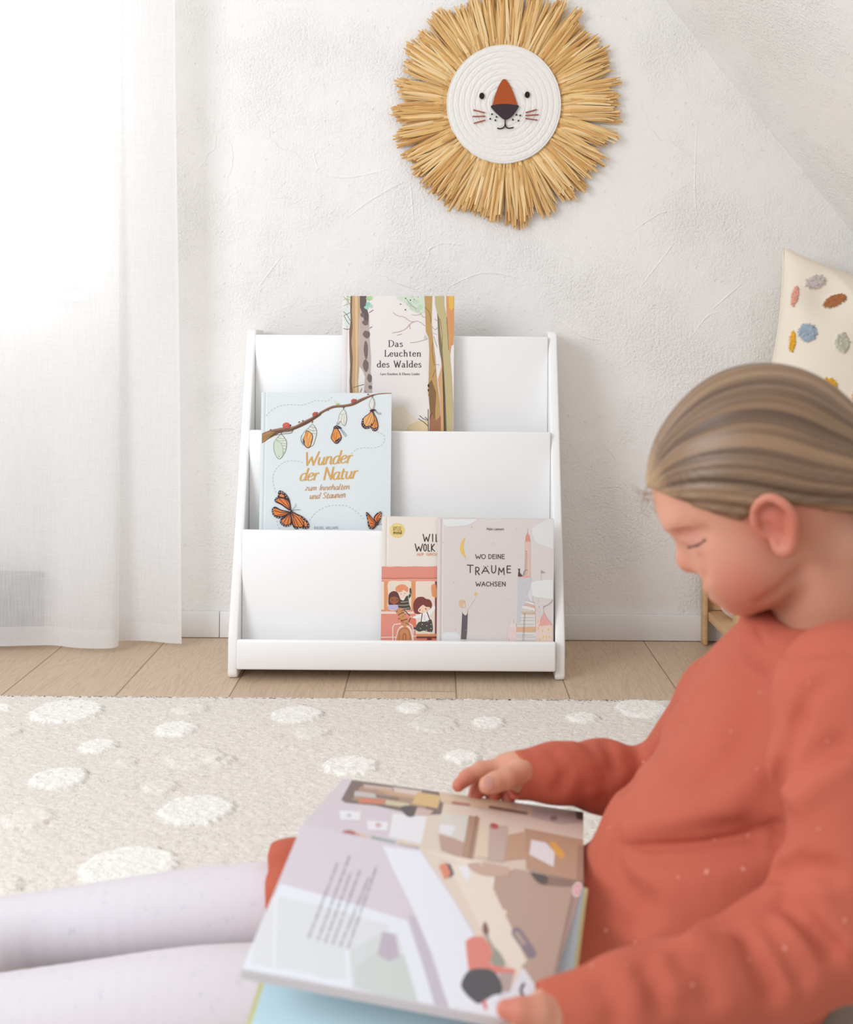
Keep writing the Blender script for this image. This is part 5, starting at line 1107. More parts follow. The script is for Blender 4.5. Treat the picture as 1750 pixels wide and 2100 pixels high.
    for i, (dx, dy) in enumerate(((0, 0), (20, 14), (44, 26), (70, 36))):
        finger([(1110+dx, 2118+dy, .715), (1068+dx, 2128+dy, .725), (1036+dx, 2130+dy, .742), (1016+dx, 2128+dy, .758)], .0090-.0006*i, .0066-.0004*i)
    sl, (X, Y, Z) = v.sub(v.lo, v.lo+v.n*v.h); zb = np.where(X > .145, .103, .0165)-Z; v.a[sl] = np.maximum(v.a[sl], np.broadcast_to(zb, v.a[sl].shape))
    # near eye: socket under the brow, closed lid looking down
    v.fold(v.on([(1404, 1098, .95), (1424, 1097, .93), (1446, 1092, .91)]), .0045, .0065)
    v.fold(v.on([(1404, 1110, .95), (1420, 1110, .93), (1438, 1106, .91)]), -.0022, .0055)
    v.fold(v.on([(1400, 1121, .95), (1418, 1122, .93), (1436, 1119, .91), (1448, 1112, .91)]), .0024, .0022)
    v.fold(v.on([(1440, 1152, .95), (1448, 1170, .93), (1446, 1184, .93)]), .003, .005)
    V, Q = v.mesh()
    base = np.array(lin((210, 152, 125))); red = np.array(lin((196, 101, 82))); col = np.tile(base, (len(V), 1))
    def tint(c, r, amt, cc=red):
        d = np.linalg.norm(V-np.array(c), axis=1); m = np.exp(-(d/r)**2)*amt; col[:] = col*(1-m[:, None])+cc*m[:, None]
    tint(H(.055, .05, -.03), .026, .55); tint(H(.1, 0, -.006), .014, .3); tint(E(-.006, .078, -.004), .026, .85)
    tint(H(.088, 0, -.033), .014, .6, np.array(lin((206, 116, 108))))
    tint(v.on([(1420, 1106, .93)])[0], .012, .5, np.array(lin((196, 130, 124)))); 
    for p in ((936, 1614, 1.09), (1040, 2072, .70), (975, 1640, 1.1), (1010, 1645, 1.11), (1030, 1612, 1.12), (1060, 1630, 1.13)): tint(P(*p), .020, .7)
    body = link_np('body', V, Q, skin_mat(), girl, cols=np.concatenate([col, np.ones((len(V), 1))], 1))
    # brow, lashes and nails
    def strip(name, pts, r, colr, label=None):
        Vt, Ft = tube(catmull([tuple(p) for p in pts], 5), r, 6); return link(name, Vt, Ft, simple(name, colr, .7, .2), girl, smooth=True, label=label)
    for s in (-1,):
        strip('eyebrow', [H(.0835, s*.012, .0335), H(.083, s*.022, .037), H(.074, s*.036, .034)], .0016, (176, 134, 104))
        strip('eyelashes', [H(.0775, s*.017, .003), H(.0795, s*.028, .0), H(.0735, s*.040, .0025), H(.070, s*.0455, .0025)], .0011, (86, 62, 56))
    strip('eyebrow', v.on([(1371, 1083, .95), (1390, 1079, .95), (1412, 1076, .93), (1432, 1079, .92)]), .0009, (206, 150, 120))
    strip('eyelashes', v.on([(1411, 1123, .95), (1420, 1121, .93), (1430, 1118, .93), (1439, 1113, .91), (1447, 1106, .91)]), .0010, (116, 78, 72))
    def nail(p, q, r):
        p, q = Vector(p), Vector(q); n = 12; ax = (q-p).normalized(); view = Vector((0, -1, .35)).normalized(); side = ax.cross(view).normalized(); nn = side.cross(ax).normalized()
        if nn.y > 0: nn = -nn
        V, F = [], []
        for ring in (0, .6, 1):
            for k in range(n):
                t = 2*math.pi*k/n; V.append(tuple(q+ax*(math.cos(t)*r*1.25*ring)+side*(math.sin(t)*r*ring)+nn*(.0009*(1-ring**2))))
        for j in range(2):
            for k in range(n): F.append((j*n+k, j*n+(k+1) % n, (j+1)*n+(k+1) % n, (j+1)*n+k))
        link('fingernail', V, F, simple('nail', (244, 204, 194), .25, .5), girl, smooth=True)
    nail(P(1030, 1600, 1.07), P(1003, 1604, 1.0575), .0056)
build_body()
# ---- dress: trunk, sleeves, skirt with pressed folds
def build_dress():
    v = Vol((-.22, .60, .03), (.50, 1.30, .47), .0026)
    # front edge of the trunk as it leans back: (y, front x, back x, distance, half width)
    st = [(1356, 1545, 1800, .945, .100), (1408, 1492, 1840, .95, .122), (1472, 1432, 1830, .955, .134), (1560, 1362, 1800, .96, .130), (1650, 1322, 1760, .965, .128), (1740, 1238, 1730, .97, .128), (1840, 1188, 1700, .975, .130), (1950, 1184, 1690, .98, .134)]
    for (y, fx, bx, Y, hw) in st:
        r = px2m((bx-fx)/2, Y); v.ell(P((fx+bx)/2, y, Y), (r, hw, r*.62), .022)
    NB = P(1720, 1425, .945); v.cone(NB, NS, .050, .052, .03); v.cone(NB, FS, .050, .050, .03)
    v.cone(P(1568, 1296, .985), P(1520, 1390, 1.04), .018, .03, .02)
    # sleeves
    v.chain([NS, P(1748, 1600, .782), P(1742, 1760, .772), NE], [.0535, .0515, .0475, .0455], .016)
    v.chain([NE, P(1600, 1960, .748), P(1440, 2012, .735), P(1290, 2055, .722), P(1128, 2098, .714)], [.0435, .0375, .0325, .0275, .0245], .012)
    v.chain([FS, FE, P(1235, 1592, 1.135), P(1140, 1585, 1.112), P(1052, 1590, 1.10)], [.050, .037, .0335, .0265, .0225], .014)
    # skirt over both thighs, hem round the knees
    v.chain([HIPF, P(1000, 1850, 1.06), P(600, 1840, 1.06)], [.060, .052, .052], .03); v.chain([HIPN, P(1000, 1990, .955), P(640, 2040, .955)], [.062, .052, .050], .03)
    v.cone(P(1000, 2010, 1.005), P(660, 1940, 1.005), .040, .034, .03)
    # hem cut: a slanting plane at the knee
    hx = P(566, 1790, 1.06).x
    sl, g = v.sub(v.lo, v.lo+v.n*v.h); X, Y, Z = g
    cut = (hx-.004+.10*(P(566, 1790, 1.06).z-Z)*1.3-X)
    v.a[sl] = np.maximum(v.a[sl], np.broadcast_to(cut, v.a[sl].shape))
    zb = np.where(X > .145, .0985, .0225)-Z; v.a[sl] = np.maximum(v.a[sl], np.broadcast_to(zb, v.a[sl].shape))      # seat resting on the cushion, skirt on the rug
    # cuffs end cleanly
    for W, E, r in ((P(1124, 2099, .714), NE, .036), (P(1054, 1590, 1.10), P(1235, 1592, 1.135), .035)):
        n = np.array(E)-np.array(W); n = n/np.linalg.norm(n); W = np.array(W)
        sl, (X, Y, Z) = v.sub(W-.06, W+.06); d = -((X-W[0])*n[0]+(Y-W[1])*n[1]+(Z-W[2])*n[2])
        near = ((X-W[0])**2+(Y-W[1])**2+(Z-W[2])**2) < .055**2
        v.a[sl] = np.where(near, np.maximum(v.a[sl], d), v.a[sl])
        # hollow cuff
        v.cone(W-n*.01, W+n*.012, .0205 if r > .0355 else .019, .0195 if r > .0355 else .018, .002, 's')
    # neck opening and rib collar standing a little off the neck
    up = np.array(NECK0)-np.array(NECK1); up /= np.linalg.norm(up)
    ring = [P(*p) for p in ((1574, 1262, .955), (1585, 1296, .925), (1630, 1318, .885), (1705, 1316, .868), (1775, 1303, .872), (1812, 1262, .915), (1800, 1225, .965), (1740, 1225, 1.005), (1660, 1235, 1.012), (1600, 1246, .995), (1574, 1262, .955))]
    rc = np.mean([np.array(p) for p in ring[:-1]], axis=0)
    q0, q1, q2 = (np.array(P(*p)) for p in ((1572, 1262, .955), (1650, 1317, .878), (1780, 1300, .872))); pn = np.cross(q1-q0, q2-q0); pn = pn/np.linalg.norm(pn); pn = pn if pn[2] > 0 else -pn
    sl, (X, Y, Z) = v.sub(rc-.13, rc+.13); d = (X-q0[0])*pn[0]+(Y-q0[1])*pn[1]+(Z-q0[2])*pn[2]; near = ((X-rc[0])**2+(Y-rc[1])**2+(Z-rc[2])**2) < .12**2
    v.a[sl] = np.where(near, np.maximum(v.a[sl], d), v.a[sl])
    v.cone(rc-up*.022, rc+up*.09, .047, .062, .006, 's')
    v.chain(catmull([tuple(p) for p in ring], 4), [.0050]*41, .006)
    v.chain([tuple(np.array(p)-up*.012+(np.array(p)-rc)*.10) for p in catmull([tuple(p) for p in ring], 4)], [.012]*41, .018)
    # --- folds (pressed in >0, raised <0)
    def S(*q): return v.on(q)
    v.fold(S((1268, 1735, .885), (1340, 1737, .855), (1440, 1728, .84), (1530, 1712, .835), (1600, 1690, .83)), [.006, .014, .020, .022, .020], .013)
    v.fold(S((1272, 1735), (1340, 1738), (1440, 1730), (1530, 1714), (1596, 1694)), [.003, .010, .012, .012, .010], .0042)
    v.fold(S((1300, 1706, .87), (1400, 1690, .845), (1520, 1660, .838)), [-.007, -.011, -.009], .018)
    v.fold(S((1262, 1715, .89), (1252, 1760, .885), (1275, 1810, .875), (1330, 1850, .86)), [.005, .009, .008, .004], .009)
    v.fold(S((1225, 1835, .89), (1300, 1870, .865), (1400, 1895, .85), (1500, 1870, .84), (1610, 1820, .83)), [.006, .012, .016, .016, .013], .013)
    v.fold(S((1290, 1560, .9), (1350, 1520, .9), (1430, 1440, .9)), [.002, .004, .002], .014); v.fold(S((1560, 1400, .87), (1540, 1480, .87), (1520, 1560, .87)), [.002, .004, .002], .016); v.fold(S((1610, 1350, .87), (1660, 1330, .85), (1730, 1322, .84)), [.002, .004, .003], .010)
    v.fold(S((1230, 1870, .885), (1320, 1915, .86), (1430, 1930, .85)), [-.005, -.008, -.006], .016)
    v.fold(S((1640, 1475, .835), (1610, 1560, .82), (1590, 1640, .812), (1586, 1720, .808)), [.008, .012, .016, .016], .006)
    v.fold(S((1700, 1395, .80), (1660, 1430, .815), (1636, 1490, .825)), [.003, .005, .005], .006)
    for (a, b, c_2, amp) in (((1470, 1660, .87), (1540, 1600, .85), (1585, 1540, .84), -.005), ((1340, 1620, .89), (1400, 1560, .87), (1460, 1500, .862), -.003), ((1450, 1600, .87), (1500, 1545, .856), (1560, 1480, .845), .003), ((1380, 1660, .87), (1450, 1610, .862), (1500, 1570, .856), .003)):
        v.fold(S(a, b, c_2), [amp*.4, amp, amp*.5], .011)
    # elbow
    for pts, amp in (([(1596, 1792, .765), (1640, 1780, .735), (1700, 1790, .72)], 0.0109), ([(1600, 1830, .755), (1640, 1815, .73), (1690, 1825, .718)], -0.0078), ([(1608, 1850, .752), (1650, 1880, .722), (1700, 1940, .715)], 0.0124), ([(1630, 1845, .74), (1690, 1875, .715), (1745, 1930, .715)], -0.0093),
                     ([(1560, 1885, .745), (1600, 1940, .716), (1640, 2000, .715)], 0.0109), ([(1525, 1905, .738), (1550, 1960, .712), (1580, 2030, .712)], 0.0093), ([(1545, 1898, .738), (1578, 1950, .71), (1612, 2020, .712)], -0.0078), ([(1640, 1640, .76), (1690, 1600, .735), (1740, 1570, .73)], -0.0062), ([(1610, 1600, .775), (1660, 1560, .745), (1720, 1530, .735)], 0.0078),
                     ([(1400, 1965, .718), (1440, 1990, .705), (1460, 2040, .70)], 0.0062), ([(1330, 1990, .708), (1345, 2020, .70), (1350, 2060, .70)], 0.0062), ([(1360, 1985, .708), (1380, 2030, .70)], -0.0047), ([(1240, 2025, .70), (1260, 2050, .697), (1262, 2090, .697)], 0.0047)):
        v.fold(S(*pts), amp, .0075)
    v.fold(S((1552, 1284), (1566, 1318), (1620, 1346), (1700, 1345), (1748, 1336)), .0022, .0028)      # seam under the neck rib
    # far sleeve
    for pts, amp in (([(1140, 1545, 1.10), (1165, 1575, 1.085), (1150, 1615, 1.085)], .004), ([(1180, 1530, 1.11), (1210, 1570, 1.10), (1215, 1620, 1.10)], -.004), ([(1245, 1525, 1.12), (1262, 1570, 1.105), (1290, 1610, 1.11)], .005)):
        v.fold(S(*pts), amp, .009)
    # hem and skirt
    v.fold(S((560, 1775, 1.02), (600, 1765, 1.015), (660, 1760, 1.01)), .004, .008); v.fold(S((570, 1820, 1.01), (620, 1805, 1.0)), -.003, .009)
    V, Q = v.mesh()
    # soft cloth ripple
    t = NT('rust_jersey'); vv = t.coords(); nz = t.noise(vv, 7, 3, .5)
    t.l(t.ramp(nz, [(.3, lin((186, 95, 74))), (.7, lin((194, 102, 80)))]), t.b.inputs['Base Color']); t.set(Roughness=.8); t.b.inputs['Specular IOR Level'].default_value = .15
    t.b.inputs['Sheen Weight'].default_value = .10; t.b.inputs['Sheen Roughness'].default_value = .5; t.b.inputs['Sheen Tint'].default_value = rgba((255, 190, 165))
    t.bump(t.math('ADD', t.noise(vv, 34, 3, .5), t.math('MULTIPLY', t.noise(vv, 900, 2, .5), .05)), .3, .006)
    # little pale stars printed on the jersey, lying on the cloth
    from mathutils.bvhtree import BVHTree
    bv = BVHTree.FromPolygons([tuple(p) for p in V], [tuple(q) for q in Q]); SV, SF = [], []
    for (px, py, r) in ((1410, 1437, 5), (1398, 1490, 4), (1320, 1563, 5), (1350, 1505, 4), (1553, 1578, 4), (1535, 1712, 6), (1466, 1722, 5), (1392, 1799, 5), (1450, 1788, 9), (1525, 1782, 7), (1323, 1814, 4), (1244, 1908, 7), (1304, 1932, 5), (1215, 1982, 7), (1420, 2020, 8), (1535, 1970, 6), (1610, 1945, 8), (1733, 1888, 7), (1697, 1520, 5), (1560, 1420, 5), (1252, 1697, 5), (1660, 1400, 4), (1500, 1500, 4), (1285, 1980, 4), (1680, 1700, 5)):
        o = Vector((0, 0, CAM_H)); dr = ray(px, py).normalized(); hit = bv.ray_cast(o, dr)
        if hit[0] is None: continue
        n = hit[1]; n = -n if n.dot(dr) > 0 else n; a = n.cross(Vector((0, 0, 1))).normalized(); b = n.cross(a); R = px2m(r, hit[0].y); s0 = len(SV); th = px*.7
        for i in range(10):
            q = R*(1 if i % 2 == 0 else .42); p = hit[0]+a*(q*math.cos(th+math.pi*i/5))+b*(q*math.sin(th+math.pi*i/5)); nr = bv.find_nearest(p); nn = nr[1] if nr[1].dot(n) > 0 else -nr[1]; SV.append(tuple(nr[0]+nn*.0004))
        nr = bv.find_nearest(hit[0]); SV.append(tuple(nr[0]+n*.0005))
        SF += [(s0+10, s0+i, s0+(i+1) % 10) for i in range(10)]
    nv = len(V); faces = [tuple(q) for q in Q.tolist()]+[tuple(nv+i for i in f) for f in SF]
    link('dress', [tuple(p) for p in V]+SV, faces, None, girl, smooth=True, mats=[t.m, simple('pale_print', (222, 140, 120), .6, .2)], midx=[0]*len(Q)+[1]*len(SF))
build_dress()
# ---- white tights with a faint fleck
def build_tights():
    v = Vol((-.60, .80, .012), (.06, 1.25, .24), .003)
    def leg(pts, rad):
        q = catmull([(*p, r) for p, r in zip(pts, rad)], 7); v.chain([c[:3] for c in q], [c[3] for c in q], .0015)
    leg([P(760, 1858, 1.06), FK, P(380, 1878, 1.072), P(120, 1904, 1.085), FA], [.045, .0425, .0405, .0350, .0285])
    leg([P(760, 2030, .955), NK, P(380, 2062, .965), P(120, 2084, .975), NA], [.047, .0450, .0445, .0395, .0295])
    for a in (FA, NA):
        a = np.array(a); v.cone(a, a+[-.02, .0, .087], .027, .0195, .012)
    sl, (X, Y, Z) = v.sub(v.lo, v.lo+v.n*v.h); v.a[sl] = np.maximum(v.a[sl], np.broadcast_to(.0150-Z, v.a[sl].shape))
    V, Q = v.mesh(); t = NT('white_tights'); vv = t.coords(); n = t.noise(vv, 95, 2, .5); t.l(t.ramp(n, [(.25, lin((204, 198, 205))), (.36, lin((216, 208, 211)))]), t.b.inputs['Base Color']); t.set(Roughness=.8)
    t.b.inputs['Sheen Weight'].default_value = .3; t.b.inputs['Specular IOR Level'].default_value = .15
    link_np('tights', V, Q, t.m, girl)
build_tights()
# ---- hair drawn back to a tie
TIE = (-.066, 0.022, -.026)
def build_hair():
    lo, hi = HO-.16, HO+.17; v = Vol(lo, hi, .002)
    v.ell(H(-.001, 0, .042), np.array((.0905, .0785, .0890))*HS, .01, HM)
    v.ell(H(.035, 0, .042), np.array((.0660, .066, .064))*HS, .02, HM)
    v.ell(H(-.052, 0, .012), np.array((.044, .058, .050))*HS, .02, HM)
    X, Y, Z = v.sub(v.lo, v.lo+v.n*v.h)[1]; d = [X-HO[0], Y-HO[1], Z-HO[2]]
    f, l, u = [(d[0]*M[0]+d[1]*M[1]+d[2]*M[2])/HS for M in (HF, HL, HU)]
    gl = np.interp(f, [-.12, -.09, -.06, -.035, -.012, .004, .018, .030, .045, .060, .075, .085, .10], [-.045, -.040, -.026, -.006, .012, .024, .020, .018, .030, .044, .058, .066, .072])
    gl = gl+.0*l
    cut = (gl-u)*.8*HS; k = .006; t = np.clip(.5-.5*(v.a-cut)/k, 0, 1); v.a = (v.a*(1-t)+cut*t+k*t*(1-t)).astype(np.float32)
    # locks running from the hairline to the tie
    df, dl, du = f-TIE[0], l-TIE[1], u-TIE[2]; th = np.arctan2(dl, -.486*df+.874*du); rr = np.sqrt(df**2+dl**2+du**2)
    wob = th+.05*np.sin(rr*30+th*2)+.02*np.sin(rr*60)
    v.a += ((.0004*np.sin(wob*17)+.0005*np.sin(wob*37+1)+.0003*np.sin(wob*67+2))*np.clip(rr/.05, .2, 1)).astype(np.float32)
    V, Q = v.mesh()
    d = (V-HO)/HS; f, l, u = d@HF, d@HL, d@HU; df, dl, du = f-TIE[0], l-TIE[1], u-TIE[2]; th = np.arctan2(dl, -.486*df+.874*du); rr = np.sqrt(df**2+dl**2+du**2); wob = th+.05*np.sin(rr*30+th*2)+.02*np.sin(rr*60)
    def tone(w, r):
        s = .5+.13*np.sin(w*9+.7+5*r)+.17*np.sin(w*19+9*r)+.14*np.sin(w*37+1.3-14*r)+.10*np.sin(w*71+2+16*r)+.08*np.sin(w*131+r*21)
        return np.clip(s, 0, 1)
    dark, light = np.array(lin((72, 51, 37))), np.array(lin((158, 124, 91)))
    s = tone(wob, rr)[:, None]; col = dark*(1-s)+light*s
    front = np.clip((f-.068)/.02, 0, 1)[:, None]*.55; col = col*(1-front)+np.array(lin((206, 168, 124)))*front
    t = NT('hair'); a = t.n('ShaderNodeAttribute'); a.attribute_name = 'Col'; t.l(a.outputs['Color'], t.b.inputs['Base Color']); t.set(Roughness=.42); t.b.inputs['Specular IOR Level'].default_value = .5
    hair = link_np('hair', V, Q, t.m, girl, cols=np.concatenate([col, np.ones((len(V), 1))], 1))
    # strands laid over it, following the same way back to the tie
    from mathutils.bvhtree import BVHTree
    bv = BVHTree.FromPolygons([tuple(p) for p in V], [tuple(q) for q in Q]); rnd = random.Random(3); SV, SF, SK = [], [], []
    ax = Vector(HF)*.874+Vector(HU)*.486; e1, e2 = Vector(HL), Vector(HU)*.874-Vector(HF)*.486; Tw = Vector(H(*TIE)); c0 = Tw+ax*(.085*HS)
    for i in range(620):
        k_ = rnd.randrange(len(V)); p = V[k_]; q = (p-HO)/HS
        if q@HF < -.03 and rnd.random() < .6: continue
        p = Vector(p); n = 12; pts = []; r_ = p-Tw; th_ = math.atan2(r_.dot(e1), r_.dot(e2)); side = e2*math.cos(th_)+e1*math.sin(th_)
        m = p-c0; be = math.atan2(m.dot(side), m.dot(ax)); b1 = be+(math.pi*.97-be)*rnd.uniform(.5, 1.0)
        for j in range(n):
            bb = be+(b1-be)*j/(n-1); dirv = ax*math.cos(bb)+side*math.sin(bb)+e1*rnd.uniform(-.004, .004)
            hit = bv.ray_cast(c0, dirv.normalized())
            if hit[0] is None: continue
            pts.append(hit[0]+dirv.normalized()*(.0004+.0008*math.sin(math.pi*j/(n-1))))
        if len(pts) < 5: continue
        r = rnd.uniform(.00025, .00055); b0 = len(SV); tube(pts, [r*(.4+.6*math.sin(math.pi*(k+.6)/(len(pts)+.2))) for k in range(len(pts))], 4, SV, SF)
        c = col[k_]*rnd.uniform(.6, 1.5); SK += [(*np.clip(c, 0, 1), 1)]*(len(SV)-b0)
    link('hair_strands', SV, SF, t.m, hair, cols=SK, smooth=True); SV, SF, SK = [], [], []
    # loose wisps at the hairline
    for i in range(24):
        f_, l_2 = rnd.uniform(.078, .098), rnd.uniform(-.03, .03); a0 = Vector(H(f_, l_2, .062+rnd.uniform(-.004, .012))); e = Vector(H(f_+rnd.uniform(.004, .016), l_2+rnd.uniform(-.006, .01), .05+rnd.uniform(-.02, .03)))
        m = a0.lerp(e, .5)+Vector(HF)*rnd.uniform(.002, .007); b0 = len(SV); tube(catmull([tuple(a0), tuple(m), tuple(e)], 4), .0002, 4, SV, SF); SK += [(*light, 1)]*(len(SV)-b0)
    link('loose_hair', SV, SF, t.m, hair, cols=SK, smooth=True)
    # ponytail and tie
    w_ = Vol(HO+np.array([.0, -.12, -.28]), HO+np.array([.26, .14, .10]), .0025)
    pt = [H(-.062, .020, -.026), H(-.092, .016, -.034), H(-.112, .010, -.066), H(-.116, .004, -.112), H(-.106, .0, -.155)]
    w_.chain(pt, [.013, .019, .021, .017, .006], .012)
    PV, PQ = w_.mesh(); s = (.5+.25*np.sin(PV[:, 1]*420)+.15*np.sin(PV[:, 1]*910+1))[:, None]; col = dark*(1-s)+light*s
    link_np('ponytail', PV, PQ, t.m, hair, cols=np.concatenate([col, np.ones((len(PV), 1))], 1))
    ring = []
    a1, a2 = HL, HU
    for k in range(25): th = 2*math.pi*k/24; ring.append(tuple(H(-.073, .021, -.029)+a1*(.015*math.cos(th))+a2*(.015*math.sin(th))))
    Vt, Ft = tube(ring, [.0078+.0016*math.sin(k*2.6) for k in range(25)], 8); link('hair_tie', Vt, Ft, simple('hair_tie_cloth', (128, 150, 172), .8, .2), hair, smooth=True, label='blue grey cloth hair tie')
build_hair()
# ================================================================== open picture book on the lap
def open_book():
    c0, c1 = P(620, 1690, .92), P(1197, 1810, .915); nl = P(497, 1986, .745); fl = P(705, 1597, 1.075)
    nN = (c1-c0).cross(nl-c0).normalized(); nN = nN if nN.z > 0 else -nN
    nF = (c1-c0).cross(fl-c0).normalized(); nF = nF if nF.z > 0 else -nF
    nr = on_plane(1108, 2102, c0, nN); fr = on_plane(1197, 1665, c0, nF)
    root = thing('open_book', 'large open picture book lying across the lap of the child', 'book', tuple(c0.lerp(c1, .5)))
    def slab(q, n, th, bev=0):
        lowq = [p-n*th for p in q]; V = [tuple(p) for p in q+lowq]; m = len(q)
        F = [tuple(range(m)), tuple(range(2*m-1, m-1, -1))]+[(i, i+m, (i+1) % m+m, (i+1) % m) for i in range(m)]; return V, F
    MP = simple('coated_page', (232, 230, 234), .4, .35)
    V, F = slab([c0, nl, nr, c1], nN, .0075); o1 = link('page_block', V, F, MP, root)
    V, F = slab([fl, c0, c1, fr], nF, .0065); o2 = link('page_block', V, F, MP, root)
    for o, q, n, th in ((o1, [nl, nr], nN, .0075), (o2, [fl, fr], nF, .0065)):      # leaves showing on the fore edge
        V, F = [], []
        for k in range(4):
            d = n*(th*(k+1)/5); out = (q[0]-c0).normalized()*.0009; b = len(V); V += [tuple(q[0]-d+out), tuple(q[1]-d+out), tuple(q[1]-d-n*.0004+out), tuple(q[0]-d-n*.0004+out)]; F.append((b, b+1, b+2, b+3))
        link('page_edges', V, F, simple('leaf_edge', (196, 192, 192), .8, .1), o)
    # cover boards, hanging a little lower on the near side
    yw = simple('yellow_board_edge', (214, 208, 150), .6, .2); bl = simple('light_blue_endpaper', (205, 231, 238), .5, .3)
    k0, k1 = P(628, 1712, .915), P(1206, 1822, .91); e0, e1 = P(492, 2142, .735), P(1146, 2160, .745)
    n2 = (k1-k0).cross(e0-k0).normalized(); n2 = n2 if n2.z > 0 else -n2; e1 = on_plane(1164, 2160, k0, n2)
    V, F = slab([k0, e0, e1, k1], n2, .0025); near = link('cover_board', V, F, yw, root)
    s = .0035; ins = [k0+(k1-k0).normalized()*s, e0+(e1-e0).normalized()*s, e1-(e1-e0).normalized()*s*.9, k1-(k1-k0).normalized()*s*.9]; V, F = slab([p+n2*.0006 for p in ins], n2, .0005); link('endpaper', V, F, bl, near, label='light blue endpaper')
    g0, g1 = fl-nF*.0068, fr-nF*.0068; V, F = slab([g0+(fl-c0).normalized()*.003, c0-nF*.0068, c1-nF*.0068, g1+(fl-c0).normalized()*.003], nF, .0025); link('cover_board', V, F, yw, root)
    # ---- printed spread
    a, b, c = 120/577., -1, 1690-620*120/577.          # line of the gutter
    def place(px, py, e):
        up = a*px+b*py+c > 0
        return on_plane(px, py, c0+(nF if up else nN)*e, nF if up else nN)
    A = Art(place, step=8e-6, base=1.5e-4)
    FAR, NEAR = [(a, b, c)], [(-a, -b, -c)]
    edgeL = (300/123., 1, -(620*300/123.+1690)); 
    def inside(lst): return lst
    LIL, WHT, BEI, BRN = (221, 213, 220), (238, 241, 247), (232, 217, 200), (192, 166, 149)
    nearclip = NEAR+[(296, 123, -(296*620+123*1690)), (-292, -89, 292*1197+89*1810), (116*-1*-1, -611, 611*1986-116*497)]
    farclip = FAR+[(93, 85, -(93*620+85*1690)), (-1, 0, 1197), (-68, 492, 68*705-492*1597)]
    A.clip = nearclip
    A.poly([(600, 1680), (1210, 1800), (1120, 2110), (480, 2000)], LIL)
    A.poly([(575, 1812), (700, 1846), (836, 1888), (915, 2115), (480, 2010), (500, 1970)], (236, 240, 246))
    A.poly([(572, 1838), (690, 1866), (800, 1898), (770, 1960), (715, 2010), (600, 2000), (545, 1995), (560, 1900)], (228, 231, 232))
    A.poly([(535, 1850), (566, 1838), (560, 1985), (515, 1975)], (230, 232, 234)); A.poly([(718, 1950), (785, 1910), (815, 1915), (860, 2080), (725, 2040)], (218, 223, 222)); A.poly([(730, 1985), (780, 1945), (830, 1960), (862, 2070), (728, 2032)], (210, 218, 213))
    A.poly([(785, 1910), (811, 1917), (819, 1962), (800, 1972), (774, 1958)], (196, 186, 197)); A.poly([(566, 2000), (700, 2022), (716, 2060), (580, 2030)], (231, 233, 233)); A.line([(566, 1838), (562, 2000)], 6, (238, 240, 245)); A.line([(712, 1950), (720, 2080)], 9, (238, 241, 247)); A.line([(500, 1985), (620, 2000), (720, 2030), (900, 2080)], 12, (238, 241, 248), curve=True)
    A.poly([(836, 1875), (852, 1880), (880, 1950), (910, 2040), (940, 2110), (905, 2110), (880, 2020)], (204, 197, 206))
    A.poly([(785, 1735), (862, 1745), (930, 1845), (985, 1940), (1000, 2010), (1070, 2110), (935, 2110), (888, 1960), (845, 1860), (810, 1790)], WHT)
    A.poly([(858, 1735), (1200, 1810), (1115, 2100), (1075, 2085), (1030, 2010), (995, 1950), (930, 1840), (885, 1775)], BEI); A.poly([(905, 1745), (985, 1765), (1090, 1990), (1070, 2010), (985, 1900)], (238, 227, 211)); A.poly([(930, 1750), (1000, 1765), (1060, 1900), (1030, 1890)], (241, 233, 221))
    A.poly([(1015, 1795), (1060, 1780), (1200, 1808), (1135, 2090), (1112, 2100), (1095, 2040), (1032, 1900), (1040, 1868), (1008, 1855)], BRN); A.line([(1180, 1815), (1150, 1950), (1125, 2065)], 7, (160, 134, 122), curve=True); A.poly([(1186, 1808), (1200, 1810), (1130, 2090), (1128, 2060)], (178, 152, 140))
    A.poly([(955, 1930), (968, 1921), (990, 1920), (1004, 1936), (1010, 1958), (1004, 1976), (1025, 1982), (1058, 1988), (1056, 1996), (1015, 1996), (990, 1990), (962, 1992), (958, 1965)], (228, 143, 130)); A.blob([(998, 1900), (1003, 1922), (1012, 1940), (1026, 1955), (1037, 1978), (1022, 1982), (1006, 1972), (1010, 1955), (1004, 1936), (996, 1922), (990, 1908)], (160, 162, 148)); A.blob([(990, 1900), (996, 1890), (1003, 1908), (1000, 1916), (992, 1912)], (140, 104, 98))
    A.poly([(1024, 1994), (1054, 1996), (1046, 2035), (1028, 2030)], (190, 170, 164)); A.poly([(1074, 1984), (1116, 2048), (1128, 2064), (1060, 2062), (1010, 2060), (1030, 2042), (1044, 2036)], (232, 232, 238)); A.blob([(1066, 2028), (1072, 2016), (1078, 2018), (1072, 2030), (1076, 2042), (1068, 2040)], (80, 82, 88))
    A.blob([(946, 2018), (960, 1992), (985, 1986), (1010, 1990), (1026, 2010), (1030, 2034), (1010, 2042), (984, 2058), (968, 2050), (954, 2036)], (92, 92, 96)); A.poly([(988, 2056), (996, 2048), (1000, 2066), (996, 2074)], (226, 140, 136))
    A.line([(1060, 1912), (1090, 1955)], 22, (144, 132, 140)); A.line([(1060, 1914), (1074, 1934)], 9, (186, 164, 152)); 
    A.blob([(1088, 1786), (1110, 1780), (1128, 1790), (1180, 1805), (1176, 1818), (1130, 1816), (1105, 1812)], (150, 124, 112)); A.blob([(1086, 1782), (1106, 1780), (1124, 1800), (1118, 1814), (1098, 1804)], (98, 88, 86)); 
    for r_, cc in ((11, (244, 226, 226)), (8, (222, 130, 132)), (5, (244, 226, 226)), (2.4, (222, 130, 132))): A.ell(1184, 1824, r_*.9, r_*1.4, cc, .2)
